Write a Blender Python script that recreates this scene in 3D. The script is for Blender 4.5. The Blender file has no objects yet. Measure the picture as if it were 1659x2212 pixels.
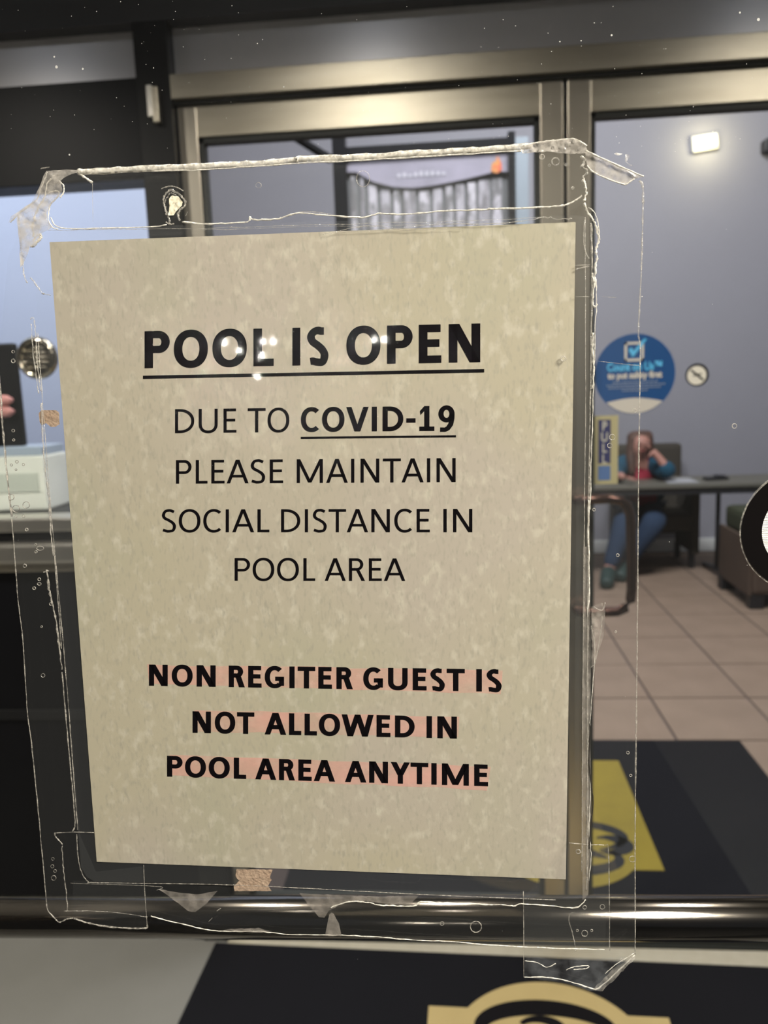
import bpy, bmesh, math, random
from mathutils import Vector, Matrix
random.seed(7)
S = bpy.context.scene
C = S.collection
# ------------------------------------------------------------------ camera
FPX, CX, CY, EYE = 1750.0, 829.5, 1106.0, 1.52
M = Matrix(((0.9959675, 0.0818088, -0.0368241), (0.0234713, 0.1585573, 0.9870708), (0.0865898, -0.9839547, 0.1559977)))
cam_d = bpy.data.cameras.new('camera'); cam = bpy.data.objects.new('camera', cam_d); C.objects.link(cam)
cam_d.sensor_fit = 'VERTICAL'; cam_d.sensor_height = 24; cam_d.lens = 24 * FPX / 2212
cam_d.clip_start = 0.01; cam_d.clip_end = 60
cam_d.dof.use_dof = True; cam_d.dof.focus_distance = 0.345; cam_d.dof.aperture_fstop = 9.0
cam.matrix_world = Matrix.Translation((0, 0, EYE)) @ M.transposed().to_4x4()
S.camera = cam
# ------------------------------------------------------------------ world, exposure
W = bpy.data.worlds.new('world'); S.world = W; W.use_nodes = True
W.node_tree.nodes['Background'].inputs[0].default_value = (0.30, 0.33, 0.42, 1)
W.node_tree.nodes['Background'].inputs[1].default_value = 0.10
S.view_settings.view_transform = 'Standard'; S.view_settings.look = 'None'
S.view_settings.exposure = 0.0; S.view_settings.gamma = 1.0
S.view_settings.use_curve_mapping = False

def area(name, loc, rot, sx, sy, power, col):
    l = bpy.data.lights.new(name, 'AREA'); l.shape = 'RECTANGLE'; l.size = sx; l.size_y = sy; l.energy = power; l.color = col
    o = bpy.data.objects.new(name, l); C.objects.link(o); o.location = loc; o.rotation_euler = rot
    return o
R = math.radians
area('notice_fill_light', (1.35, -.75, 2.75), (R(38), 0, R(48)), .7, .7, 118, (1.0, 0.94, 0.84))  # unseen area light added to light the front of the notice
area('lobby_light', (0.6, 3.2, 4.85), (R(48), 0, 0), 2.4, 1.2, 470, (0.97, 0.96, 1.0))
area('side_room_light', (-2.4, 2.6, 3.0), (R(50), 0, 0), 1.0, 0.5, 30, (0.84, 0.90, 1.0))

# ------------------------------------------------------------------ helpers
def ray(px, py):
    return M.transposed() @ Vector((px - CX, CY - py, -FPX))
def at(px, py, Y):                       # point of the upright plane at depth Y
    d = ray(px, py); q = d * (Y / d.y); return Vector((q.x, Y, q.z + EYE))
def ground(px, py, z=0.0):
    d = ray(px, py); q = d * ((z - EYE) / d.z); return Vector((q.x, q.y, z))
# plane of the notice (letter sheet): origin, axes
PR = Matrix(((0.999792, 0.0112047, 0.017042), (-0.0114062, 0.9998657, 0.0117693), (-0.0169079, -0.0119612, 0.9997855)))
PO = Vector((-0.060249, 0.336489, -0.077906 + EYE))
PU, PN, PV = PR @ Vector((1, 0, 0)), PR @ Vector((0, -1, 0)), PR @ Vector((0, 0, 1))
def uv(px, py):                          # photo point -> metres on the notice plane
    d = ray(px, py).normalized(); o = PO - Vector((0, 0, EYE))
    q = d * (o.dot(PN) / d.dot(PN)) - o
    return q.dot(PU), q.dot(PV)
def NP(u, v, off=0.0): return PO + PU * u + PV * v + PN * off
def N(px, py, off=0.0): return NP(*uv(px, py), off)

def tagp(o, label=None, cat=None, group=None, kind=None):
    for k, v in (('label', label), ('category', cat), ('group', group), ('kind', kind)):
        if v: o[k] = v
    return o
def empty(name, loc=(0, 0, 0), **kw):
    o = bpy.data.objects.new(name, None); C.objects.link(o); o.location = loc; o.empty_display_size = .05
    return tagp(o, **kw)
def link(name, me, mat, parent=None, smooth=False, **kw):
    o = bpy.data.objects.new(name, me); C.objects.link(o)
    if mat: me.materials.append(mat)
    if smooth:
        for p in me.polygons: p.use_smooth = True
    if parent:
        o.parent = parent; o.matrix_parent_inverse = Matrix.Translation(parent.location).inverted() if parent.parent is None else Matrix.Translation(parent.parent.location).inverted()
    return tagp(o, **kw)
def from_bm(name, bm, mat, parent=None, smooth=False, **kw):
    me = bpy.data.meshes.new(name); bm.normal_update(); bm.to_mesh(me); bm.free()
    return link(name, me, mat, parent, smooth, **kw)
def bbox(bm, x0, x1, y0, y1, z0, z1, bev=0.0, mtx=None):
    r = bmesh.ops.create_cube(bm, size=1); vs = r['verts']
    for v in vs:
        v.co = Vector(((x0 + x1) / 2 + v.co.x * (x1 - x0), (y0 + y1) / 2 + v.co.y * (y1 - y0), (z0 + z1) / 2 + v.co.z * (z1 - z0)))
    if bev > 0:
        es = list({e for v in vs for e in v.link_edges})
        r2 = bmesh.ops.bevel(bm, geom=es, offset=bev, segments=2, affect='EDGES', profile=.6)
        vs = list({v for f in r2['faces'] for v in f.verts} | {v for v in vs if v.is_valid})
    if mtx:
        for v in vs: v.co = mtx @ v.co
def box(name, x0, x1, y0, y1, z0, z1, mat, parent=None, bev=0.0, mtx=None, **kw):
    bm = bmesh.new(); bbox(bm, x0, x1, y0, y1, z0, z1, bev, mtx)
    return from_bm(name, bm, mat, parent, **kw)
def btube(bm, pts, rad, seg=6, cap=True, flat=1.0, up=None):
    pts = [Vector(p) for p in pts]; n = len(pts)
    if not hasattr(rad, '__len__'): rad = [rad] * n
    rings = []
    for i, p in enumerate(pts):
        t = (pts[min(i + 1, n - 1)] - pts[max(i - 1, 0)]).normalized()
        a = up if up is not None else (Vector((0, 0, 1)) if abs(t.z) < .9 else Vector((1, 0, 0)))
        b = t.cross(a).normalized(); c = b.cross(t).normalized()
        rings.append([bm.verts.new(p + (b * math.cos(2 * math.pi * k / seg) + c * math.sin(2 * math.pi * k / seg) * flat) * rad[i]) for k in range(seg)])
    for i in range(n - 1):
        for k in range(seg):
            bm.faces.new((rings[i][k], rings[i][(k + 1) % seg], rings[i + 1][(k + 1) % seg], rings[i + 1][k]))
    if cap:
        bm.faces.new(rings[0][::-1]); bm.faces.new(rings[-1])
def bcyl(bm, c, axis, r, h, seg=32, r2=None):
    c = Vector(c); axis = Vector(axis).normalized()
    btube(bm, [c - axis * h / 2, c + axis * h / 2], [r, r if r2 is None else r2], seg)
def lathe(bm, c, axis, prof, seg=40):     # prof: (radius, along axis)
    c = Vector(c); ax = Vector(axis).normalized(); a = ax.orthogonal().normalized(); b = ax.cross(a)
    rings = [[bm.verts.new(c + ax * h + (a * math.cos(2 * math.pi * k / seg) + b * math.sin(2 * math.pi * k / seg)) * max(r, 1e-5)) for k in range(seg)] for r, h in prof]
    for i in range(len(rings) - 1):
        for k in range(seg): bm.faces.new((rings[i][k], rings[i][(k + 1) % seg], rings[i + 1][(k + 1) % seg], rings[i + 1][k]))
def bpoly(bm, pts):
    vs = [bm.verts.new(p) for p in pts]
    es = [bm.edges.new((vs[i], vs[(i + 1) % len(vs)])) for i in range(len(vs))]
    bmesh.ops.triangle_fill(bm, edges=es, use_beauty=True)

# ------------------------------------------------------------------ materials
def mat(name, col, rough=.5, metal=0.0, noise=None, bump=None, spec=.5, **kw):
    m = bpy.data.materials.new(name); m.use_nodes = True; nt = m.node_tree; b = nt.nodes['Principled BSDF']
    b.inputs['Base Color'].default_value = (*col, 1); b.inputs['Roughness'].default_value = rough
    b.inputs['Metallic'].default_value = metal; b.inputs['Specular IOR Level'].default_value = spec
    tc = nt.nodes.new('ShaderNodeTexCoord')
    if noise:                              # (scale, colour2, amount, stretch)
        n = nt.nodes.new('ShaderNodeTexNoise'); n.inputs['Scale'].default_value = noise[0]; n.inputs['Detail'].default_value = 5
        mp = nt.nodes.new('ShaderNodeMapping'); mp.inputs['Scale'].default_value = noise[3] if len(noise) > 3 else (1, 1, 1)
        nt.links.new(tc.outputs['Object'], mp.inputs[0]); nt.links.new(mp.outputs[0], n.inputs['Vector'])
        r = nt.nodes.new('ShaderNodeValToRGB'); r.color_ramp.elements[0].position = .5 - noise[2]; r.color_ramp.elements[1].position = .5 + noise[2]
        r.color_ramp.elements[0].color = (*col, 1); r.color_ramp.elements[1].color = (*noise[1], 1)
        nt.links.new(n.outputs['Fac'], r.inputs[0]); nt.links.new(r.outputs[0], b.inputs['Base Color'])
    if bump:                               # (scale, strength, stretch)
        n2 = nt.nodes.new('ShaderNodeTexNoise'); n2.inputs['Scale'].default_value = bump[0]; n2.inputs['Detail'].default_value = 4
        mp2 = nt.nodes.new('ShaderNodeMapping'); mp2.inputs['Scale'].default_value = bump[2] if len(bump) > 2 else (1, 1, 1)
        nt.links.new(tc.outputs['Object'], mp2.inputs[0]); nt.links.new(mp2.outputs[0], n2.inputs['Vector'])
        bp = nt.nodes.new('ShaderNodeBump'); bp.inputs['Strength'].default_value = bump[1]; bp.inputs['Distance'].default_value = .002
        nt.links.new(n2.outputs['Fac'], bp.inputs['Height']); nt.links.new(bp.outputs[0], b.inputs['Normal'])
    for k, v in kw.items(): b.inputs[k.replace('_', ' ')].default_value = v
    return m
def film(name, haze=.05, gloss_r=.05, haze_col=(.8, .8, .8), bump=0.0, bscale=400, ior=1.35, tint=(1, 1, 1), patch=None):
    """clear plastic: see-through, a Fresnel mirror, and a little milky scatter"""
    m = bpy.data.materials.new(name); m.use_nodes = True; nt = m.node_tree; nt.nodes.clear()
    out = nt.nodes.new('ShaderNodeOutputMaterial'); tr = nt.nodes.new('ShaderNodeBsdfTransparent'); tr.inputs[0].default_value = (*tint, 1)
    df = nt.nodes.new('ShaderNodeBsdfDiffuse'); df.inputs[0].default_value = (*haze_col, 1)
    gl = nt.nodes.new('ShaderNodeBsdfGlossy'); gl.inputs['Roughness'].default_value = gloss_r
    # two-sided Schlick reflectance, the same seen from either face of the sheet
    def mth(op, a, b=None):
        n = nt.nodes.new('ShaderNodeMath'); n.operation = op
        for i, v in enumerate((a, b)):
            if v is None: continue
            if isinstance(v, (int, float)): n.inputs[i].default_value = v
            else: nt.links.new(v, n.inputs[i])
        return n.outputs[0]
    ge = nt.nodes.new('ShaderNodeNewGeometry'); dt = nt.nodes.new('ShaderNodeVectorMath'); dt.operation = 'DOT_PRODUCT'
    nt.links.new(ge.outputs['Normal'], dt.inputs[0]); nt.links.new(ge.outputs['Incoming'], dt.inputs[1])
    f0 = ((ior - 1) / (ior + 1)) ** 2
    sch = mth('ADD', mth('MULTIPLY', mth('POWER', mth('SUBTRACT', 1.0, mth('ABSOLUTE', dt.outputs['Value'])), 5.0), 1 - f0), f0)
    m1 = nt.nodes.new('ShaderNodeMixShader'); m2 = nt.nodes.new('ShaderNodeMixShader')
    m1.inputs[0].default_value = haze
    nt.links.new(tr.outputs[0], m1.inputs[1]); nt.links.new(df.outputs[0], m1.inputs[2])
    nt.links.new(sch, m2.inputs[0]); nt.links.new(m1.outputs[0], m2.inputs[1]); nt.links.new(gl.outputs[0], m2.inputs[2])
    nt.links.new(m2.outputs[0], out.inputs[0])
    tc = nt.nodes.new('ShaderNodeTexCoord')
    if bump:
        n = nt.nodes.new('ShaderNodeTexNoise'); n.inputs['Scale'].default_value = bscale; n.inputs['Detail'].default_value = 3
        nt.links.new(tc.outputs['Object'], n.inputs['Vector'])
        b = nt.nodes.new('ShaderNodeBump'); b.inputs['Strength'].default_value = bump; b.inputs['Distance'].default_value = .001
        nt.links.new(n.outputs['Fac'], b.inputs['Height']); nt.links.new(b.outputs[0], gl.inputs['Normal'])
    if patch:                              # milky scatter in blotches: (scale, low, high)
        n = nt.nodes.new('ShaderNodeTexNoise'); n.inputs['Scale'].default_value = patch[0]; n.inputs['Detail'].default_value = 4
        nt.links.new(tc.outputs['Object'], n.inputs['Vector'])
        mr = nt.nodes.new('ShaderNodeMapRange'); mr.inputs['From Min'].default_value = .38; mr.inputs['From Max'].default_value = .66
        mr.inputs['To Min'].default_value = patch[1]; mr.inputs['To Max'].default_value = patch[2]
        nt.links.new(n.outputs['Fac'], mr.inputs[0]); nt.links.new(mr.outputs[0], m1.inputs[0])
    return m
def emit(name, col, s):
    m = bpy.data.materials.new(name); m.use_nodes = True; nt = m.node_tree; b = nt.nodes['Principled BSDF']
    b.inputs['Base Color'].default_value = (.8, .8, .8, 1)
    b.inputs['Emission Color'].default_value = (*col, 1); b.inputs['Emission Strength'].default_value = s
    return m

m_glass = film('door_glass', .005, 0.0, (.5, .5, .5), ior=1.45, tint=(.97, .985, .98))
m_near = film('near_door_glass', .003, 0.0, (.5, .5, .5), ior=1.30, tint=(.985, .99, .99))
m_film = film('packing_tape_film', .016, .06, (.75, .77, .75), bump=.25, bscale=90, ior=1.22)
m_pouch = film('laminating_film', .030, .04, (.75, .78, .78), bump=.15, bscale=60, ior=1.22)
m_gloss = film('laminate_over_paper', .0, .035, (.9, .9, .9), bump=.11, bscale=1300, ior=1.36)
m_gloss2 = film('clear_coat_over_paper', .0, .028, (.9, .9, .9), ior=1.19)
m_crink = film('creased_tape', .16, .12, (.55, .52, .46), bump=.7, bscale=200, ior=1.35, patch=(260, .14, .42))
m_milk = film('milky_tape', .4, .15, (.56, .52, .46), bump=.7, bscale=200, ior=1.4, patch=(230, .32, .82))
m_wedge = film('wedge_tape', .2, .15, (.42, .38, .33), bump=.5, bscale=150, ior=1.3, patch=(200, .25, .55))
m_edge = film('tape_edge', .62, .12, (.86, .82, .72), bump=.8, bscale=700, ior=1.5, patch=(500, .35, 1.0))
m_edge_dim = film('tape_edge_dim', .3, .12, (.62, .58, .50), bump=.8, bscale=700, ior=1.45, patch=(600, .10, .50))
m_bub = film('air_bubble', .35, .1, (.9, .9, .85), ior=1.45)

m_dark = mat('dark_bronze', (.012, .012, .012), .42, .2, spec=.2, bump=(300, .1))
m_beam = mat('dark_beam', (.055, .055, .058), .55, .2)
m_black = mat('black_panel', (.005, .005, .006), .4, 0, spec=.15)
m_spand = mat('black_spandrel', (.003, .003, .004), .35, 0, spec=.15)
m_champ = mat('champagne_aluminium', (.60, .55, .44), .38, .95, noise=(9, (.50, .45, .35), .2, (.4, 1, 3)), bump=(120, .12, (.2, 1, 6)))
m_stile = mat('champagne_stile', (.56, .51, .42), .34, .97, bump=(120, .08, (1, 1, .1)))
m_alu = mat('brushed_aluminium', (.72, .69, .62), .30, .95, bump=(400, .15, (.05, 1, 4)))
m_bar = mat('brushed_steel', (.20, .178, .152), .15, 1.0, bump=(500, .03, (.02, 1, 1)))
m_gasket = mat('black_gasket', (.02, .022, .018), .6)
m_trans = mat('satin_grey_panel', (.80, .78, .79), .30, .15, bump=(30, .05), spec=.8)
m_wall = mat('grey_lavender_paint', (.255, .250, .280), .75, noise=(3, (.245, .240, .268), .3), bump=(150, .05))
m_pale = mat('pale_blue_paint', (.50, .54, .68), .8, noise=(2, (.47, .51, .65), .3))
m_white = mat('white_ceiling', (.62, .62, .60), .85, bump=(90, .1))
m_vest = mat('vestibule_paint', (.30, .29, .27), .8)
m_refl_dark = mat('reflection_darkener', (.012, .012, .013), .8, spec=.2)  # near-black put on unseen surfaces so the stiles' reflections stay dark
m_tile = mat('beige_floor_tile', (.215, .150, .107), .6, noise=(4.5, (.27, .192, .14), .25), bump=(25, .06))
m_grout = mat('grout', (.07, .05, .045), .95)
m_vfloor = mat('grey_vinyl_floor', (.22, .215, .195), .6, noise=(8, (.245, .24, .22), .3))
m_mat = mat('black_mat_rubber', (.011, .011, .014), .9, spec=.05, bump=(900, .8))
m_logo = mat('yellow_mat_print', (.28, .205, .016), .8, noise=(12, (.235, .17, .014), .3), bump=(900, .5))
m_logo2 = mat('pale_yellow_mat_print', (.60, .46, .20), .8, noise=(12, (.55, .415, .175), .3), bump=(900, .5))  # lighter and less saturated than the other mat's yellow
m_ink = mat('printed_ink', (.004, .003, .004), .6, spec=.08)
m_blue = mat('sticker_blue', (.018, .085, .26), .35)
m_cyan = mat('print_cyan', (.10, .50, .86), .5)
m_pw = mat('print_white', (.66, .62, .56), .5)
m_navy = mat('print_navy', (.03, .035, .13), .5)
m_cream = mat('sign_cream', (.50, .45, .25), .5)
m_soft = mat('sign_pale_blue', (.10, .19, .42), .5)
m_whiteplas = mat('white_plastic', (.92, .92, .86), .35, noise=(9, (.84, .85, .78), .2))
m_pink = mat('finger_pink', (.62, .27, .25), .7)
m_skin = mat('skin', (.36, .17, .13), .55)
m_teal = mat('teal_fleece', (.004, .055, .10), .9, bump=(90, .3))
m_red = mat('red_shirt', (.26, .012, .03), .85, bump=(60, .3))
m_jean = mat('blue_denim', (.011, .026, .058), .9, noise=(6, (.018, .038, .078), .25))
m_hair = mat('brown_hair', (.045, .022, .016), .7, noise=(30, (.09, .035, .02), .2))
m_shoe = mat('green_shoe', (.018, .038, .034), .6)
m_uph = mat('brown_upholstery', (.060, .038, .026), .8, noise=(5, (.078, .050, .033), .3))
m_olive = mat('dark_olive_cushion', (.028, .033, .013), .8)
m_chair = mat('dark_brown_fabric', (.040, .033, .024), .85)
m_table = mat('grey_laminate', (.115, .108, .088), .5)
m_leg = mat('black_steel', (.012, .012, .014), .4)
m_seam = mat('tan_tape', (.36, .25, .17), .8, noise=(300, (.42, .31, .22), .3), bump=(900, .2))

# paper: warm copy paper, fibre grain and backlit mottling put into the colour
m_paper = bpy.data.materials.new('notice_paper'); m_paper.use_nodes = True
nt = m_paper.node_tree; b = nt.nodes['Principled BSDF']; b.inputs['Roughness'].default_value = .7
tc = nt.nodes.new('ShaderNodeTexCoord')
def pnoise(scale, det, stretch=(1, 1, 1)):
    n = nt.nodes.new('ShaderNodeTexNoise'); n.inputs['Scale'].default_value = scale; n.inputs['Detail'].default_value = det
    mp = nt.nodes.new('ShaderNodeMapping'); mp.inputs['Scale'].default_value = stretch
    nt.links.new(tc.outputs['Object'], mp.inputs[0]); nt.links.new(mp.outputs[0], n.inputs['Vector']); return n
def pmix(a, bcol, fac, lo, hi):
    r = nt.nodes.new('ShaderNodeMapRange'); r.inputs['From Min'].default_value = lo; r.inputs['From Max'].default_value = hi
    nt.links.new(fac, r.inputs[0]); x = nt.nodes.new('ShaderNodeMix'); x.data_type = 'RGBA'
    nt.links.new(r.outputs[0], x.inputs['Factor'])
    if isinstance(a, tuple): x.inputs['A'].default_value = (*a, 1)
    else: nt.links.new(a, x.inputs['A'])
    x.inputs['B'].default_value = (*bcol, 1); return x.outputs['Result']
n1 = pnoise(7, 2); n2 = pnoise(230, 6, (1, 1, .7)); n3 = pnoise(14, 3, (1, 1, .6)); n4 = pnoise(700, 4, (1, 1, .4))
c = pmix((.475, .432, .315), (.475, .425, .345), n1.outputs['Fac'], .42, .60)
c = pmix(c, (.435, .415, .30), n3.outputs['Fac'], .52, .75)
c = pmix(c, (.60, .56, .445), n2.outputs['Fac'], .52, .78)
c = pmix(c, (.36, .335, .265), n4.outputs['Fac'], .52, .85)
nt.links.new(c, b.inputs['Base Color'])

# ================================================================== STRUCTURE
YD = 2.05                                # plane of the far pair of doors
box('floor_vestibule', -2.4, 2.4, .36, YD - .045, -.1, 0, m_vfloor, kind='structure')
fl = box('floor_lobby', -4.2, 4.2, YD + .05, 7.05, -.1, -.003, m_grout, kind='structure')
TW, TD = .4445, .4620
tmesh = None
x_lines = [.907 + TW * k for k in range(-9, 7)]; y_lines = [3.29 + TD * k for k in range(-2, 9)]
bm = bmesh.new(); bbox(bm, -TW / 2 + .0055, TW / 2 - .0055, -TD / 2 + .0055, TD / 2 - .0055, -.006, .001, .0015)
tmesh = bpy.data.meshes.new('tile'); bm.to_mesh(tmesh); bm.free(); tmesh.materials.append(m_tile)
for x in x_lines[:-1]:
    for y in y_lines[:-1]:
        if y + TD > 7.06: continue
        t = bpy.data.objects.new('tile', tmesh); C.objects.link(t); t.parent = fl
        t.location = (x + TW / 2, y + TD / 2, random.uniform(-.0008, .0008))
box('floor_pool_hall', -5, 5, -9, .31, -.1, 0, m_refl_dark, kind='structure')
box('wall_back', -4.2, 4.2, 7.05, 7.2, 0, 5.0, m_wall, kind='structure')
box('baseboard_back', -4.2, 4.2, 7.03, 7.05, 0, .11, m_white, kind='structure')
box('wall_left', -4.35, -4.2, YD, 7.2, 0, 5.0, m_wall, kind='structure')
box('wall_right', 4.2, 4.35, YD, 7.2, 0, 5.0, m_wall, kind='structure')
box('wall_side_room', -4.2, -1.36, 4.0, 4.12, 0, 5.0, m_pale, kind='structure')
box('ceiling_lobby', -4.2, 4.2, YD, 7.05, 5.0, 5.1, m_white, kind='structure')
box('ceiling_vestibule', -2.4, 2.4, .31, YD, 2.76, 2.84, m_vest, kind='structure')
box('wall_vestibule_left', -2.5, -2.4, .31, YD, 0, 3.08, m_vest, kind='structure')
box('wall_vestibule_right', 2.4, 2.5, .31, YD, 0, 3.08, m_vest, kind='structure')
box('wall_above_doors', -4.2, 4.2, YD - .04, YD + .12, 2.455, 5.0, m_beam, kind='structure')
box('wall_beside_window', -4.2, -2.06, YD - .04, YD + .12, 0, 2.455, m_vest, kind='structure')
box('wall_beside_doors', 1.245, 4.2, YD - .04, YD + .12, 0, 2.455, m_vest, kind='structure')

# ---- far storefront: beams, posts, transoms
box('trim_1', -2.06, 1.245, YD - .05, YD + .05, 2.378, 2.455, m_beam, kind='structure')
t = empty('trim_2', (0, YD, 2.2), kind='structure')                # header over the doors
box('header_rail', -.645, 1.245, YD - .05, YD + .045, 2.204, 2.259, m_champ, t, .002)
box('header_seal', -.645, 1.245, YD - .035, YD + .03, 2.1965, 2.204, m_gasket, t)
t = empty('trim_3', (-.685, YD, 0), kind='structure')
box('door_post', -.727, -.645, YD - .05, YD + .05, 0, 2.378, m_dark, t, .002)
box('hinge_plate', -.700, -.688, YD - .062, YD - .050, 2.165, 2.235, m_alu, t, .001, label='bright metal hinge plate')
box('hinge_knuckle', -.687, -.672, YD - .066, YD - .050, 2.15, 2.23, m_champ, t, .002)
t = empty('trim_4', (1.22, YD, 0), kind='structure')
box('door_post', 1.201, 1.245, YD - .05, YD + .05, 0, 2.378, m_dark, t, .002)
t = empty('trim_5', (0, YD, 0), kind='structure')
box('threshold', -2.06, 1.245, YD - .045, YD + .05, -.004, .012, m_gasket, t, .002)
t = empty('window_1', (0, YD, 2.26), kind='structure', label='wide grey transom panel above the pair of doors')
box('transom_panel', -.645, 1.201, YD + .00, YD + .02, 2.259, 2.378, m_trans, t)
t = empty('window_2', (-1.4, YD, 0), kind='structure')
box('transom_panel', -2.06, -.727, YD + .00, YD + .02, 2.259, 2.378, m_trans, t)
box('header_panel', -2.06, -.727, YD - .045, YD + .05, 2.030, 2.259, m_black, t, .002, label='black panel above the side window')
box('glass_pane', -2.0, -.727, YD - .003, YD + .003, 1.208, 2.030, m_glass, t)
box('side_stile', -2.06, -2.0, YD - .045, YD + .045, 0, 2.03, m_dark, t, .002)
box('upper_ledge', -2.0, -.727, YD - .045, YD + .045, 1.170, 1.208, m_alu, t, .006, label='silver ledge, upper')
box('ledge_recess', -2.0, -.727, YD - .018, YD + .03, 1.142, 1.170, m_dark, t)
box('middle_rail', -2.0, -.727, YD - .052, YD + .045, 1.085, 1.142, m_alu, t, .010, label='bright metal middle rail')
box('rail_underside', -2.0, -.727, YD - .035, YD + .04, 1.062, 1.085, m_champ, t, .002)
box('lower_panel', -2.0, -.727, YD - .01, YD + .02, .668, 1.062, m_spand, t)
box('lower_rail', -2.0, -.727, YD - .02, YD + .03, .640, .668, m_dark, t, .003)
box('lower_panel', -2.0, -.727, YD - .01, YD + .02, .012, .640, m_spand, t)

def leaf(name, x0, x1, hinge_left, label):
    d = empty(name, (x0 if hinge_left else x1, YD, 0), kind='structure', label=label)
    ya, yb = YD - .022, YD + .022; s = .053
    box('hinge_stile', *((x0, x0 + .046) if hinge_left else (x1 - .046, x1)), ya, yb, .016, 2.1965, m_stile, d, .002)
    box('meeting_stile', *((x1 - s, x1) if hinge_left else (x0, x0 + s)), ya - .002, yb, .016, 2.1965, m_stile, d, .002)
    a, b_ = (x0 + .046, x1 - s) if hinge_left else (x0 + s, x1 - .046)
    box('top_rail', a, b_, ya, yb, 2.123, 2.1965, m_champ, d, .002)
    box('bottom_rail', a, b_, ya, yb, .016, .105, m_dark, d, .002)  # unlit look of the rail put into its dark colour
    bm = bmesh.new(); g = .012
    bbox(bm, a, b_, YD - .016, YD + .016, 2.123 - g, 2.123); bbox(bm, a, b_, YD - .016, YD + .016, .105, .105 + g)
    bbox(bm, a, a + g, YD - .016, YD + .016, .105, 2.123); bbox(bm, b_ - g, b_, YD - .016, YD + .016, .105, 2.123)
    from_bm('glazing_bead', bm, m_gasket, d)
    box('glass_pane', a + g, b_ - g, YD - .003, YD + .003, .105 + g, 2.123 - g, m_glass, d)
    return d
d2 = leaf('door_2', -.641, .2725, True, 'left leaf of the far pair of glass doors, behind the notice')
d3 = leaf('door_3', .2825, 1.196, False, 'right leaf of the far pair of glass doors, with the round blue sticker')
box('gap_light_stop', .2728, .2822, YD - .006, YD + .012, .016, 2.1965, m_gasket, d2)  # strip added between the leaves to stop light showing through the gap
# D-shaped pull on the right leaf
hp = [(.308, YD - .022), (.308, YD - .07)]
path = [Vector((.300, YD - .024, 1.222)), Vector((.303, YD - .060, 1.223)), Vector((.325, YD - .075, 1.225)), Vector((.370, YD - .075, 1.227)),
        Vector((.400, YD - .075, 1.222)), Vector((.416, YD - .075, 1.207)), Vector((.424, YD - .075, 1.180)), Vector((.427, YD - .075, 1.10)),
        Vector((.429, YD - .075, 1.00)), Vector((.426, YD - .075, .972)), Vector((.415, YD - .075, .954)), Vector((.395, YD - .075, .945)),
        Vector((.340, YD - .075, .943)), Vector((.303, YD - .060, .943)), Vector((.300, YD - .024, .943))]
bm = bmesh.new(); btube(bm, path, .0125, 14)
from_bm('pull_handle', bm, mat('bronze_handle', (.10, .055, .045), .25, .9), d3, True, label='dark bronze D-shaped pull')

# ---- near glass door carrying the notice
nd = empty('door_1', (-.42, .34, 0), kind='structure', label='near glass door that the notice is taped to')
def nbox(name, u0, u1, v0, v1, o0, o1, m, **kw):
    bm = bmesh.new(); pts = [NP(u, v, o) for o in (o0, o1) for u, v in ((u0, v0), (u1, v0), (u1, v1), (u0, v1))]
    vs = [bm.verts.new(p) for p in pts]
    for f in ((0, 1, 2, 3), (7, 6, 5, 4), (0, 4, 5, 1), (1, 5, 6, 2), (2, 6, 7, 3), (3, 7, 4, 0)): bm.faces.new([vs[i] for i in f])
    bmesh.ops.recalc_face_normals(bm, faces=bm.faces)
    return from_bm(name, bm, m, nd, **kw)
GB = -.0012
nbox('glass_pane', -.36, .44, -1.30, .62, GB - .006, GB, m_near)
nbox('stile', -.42, -.36, -1.42, .70, -.03, .016, m_dark); nbox('stile', .44, .50, -1.42, .70, -.03, .016, m_dark)
nbox('top_rail', -.36, .44, .62, .70, -.03, .016, m_dark); nbox('bottom_rail', -.36, .44, -1.42, -1.30, -.03, .016, m_dark)
bm = bmesh.new()
A, B = at(0, 1979, .42), at(1659, 1984, .42)
dv = (B - A) / (B.x - A.x)
btube(bm, [A + dv * (-.375 - A.x), A + dv * (.415 - A.x)], .0118, 40)
for X in (-.365, .405):
    q = A + dv * (X - A.x); btube(bm, [q, q + Vector((0, -.062, 0))], .011, 20)
from_bm('push_bar', bm, m_bar, nd, True, label='brushed steel push bar across the far side of the glass')

box('wall_front_left', -2.4, -.425, .315, .355, 0, 3.0, m_refl_dark, kind='structure')
box('wall_front_right', .505, 2.4, .325, .365, 0, 3.0, m_refl_dark, kind='structure')
box('wall_above_near_door', -.425, .505, .315, .365, 2.17, 3.0, m_white, kind='structure')  # unseen wall made white to brighten the header rail's reflection
box('ceiling_pool_hall', -5, 5, -9, .31, 4.0, 4.1, m_beam, kind='structure')
# ---- ceiling lamps of the vestibule
def lamp(name, x, y, z, r, m_e, label, group=None, power=70):
    o = empty(name, (x, y, z), label=label, cat='lamp', group=group)
    bm = bmesh.new(); lathe(bm, (x, y, z), (0, 0, -1), [(0, 0), (r * 1.25, 0), (r * 1.25, .012), (r * 1.02, .018), (r, .01)], 32)
    from_bm('trim_ring', bm, m_white, o)
    bm = bmesh.new(); lathe(bm, (x, y, z), (0, 0, -1), [(r, .010), (r * .7, .02), (0, .024)], 32)
    from_bm('lamp_lens', bm, m_e, o, True)
    l = bpy.data.lights.new(name + '_beam', 'SPOT'); l.energy = power; l.color = (1.0, .93, .82); l.spot_size = R(150); l.spot_blend = .6; l.shadow_soft_size = .07
    b = bpy.data.objects.new(name + '_beam', l); C.objects.link(b); b.parent = o; b.location = (0, 0, -.11)
m_down = emit('downlight_lens', (.88, .92, 1.0), 14)
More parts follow.
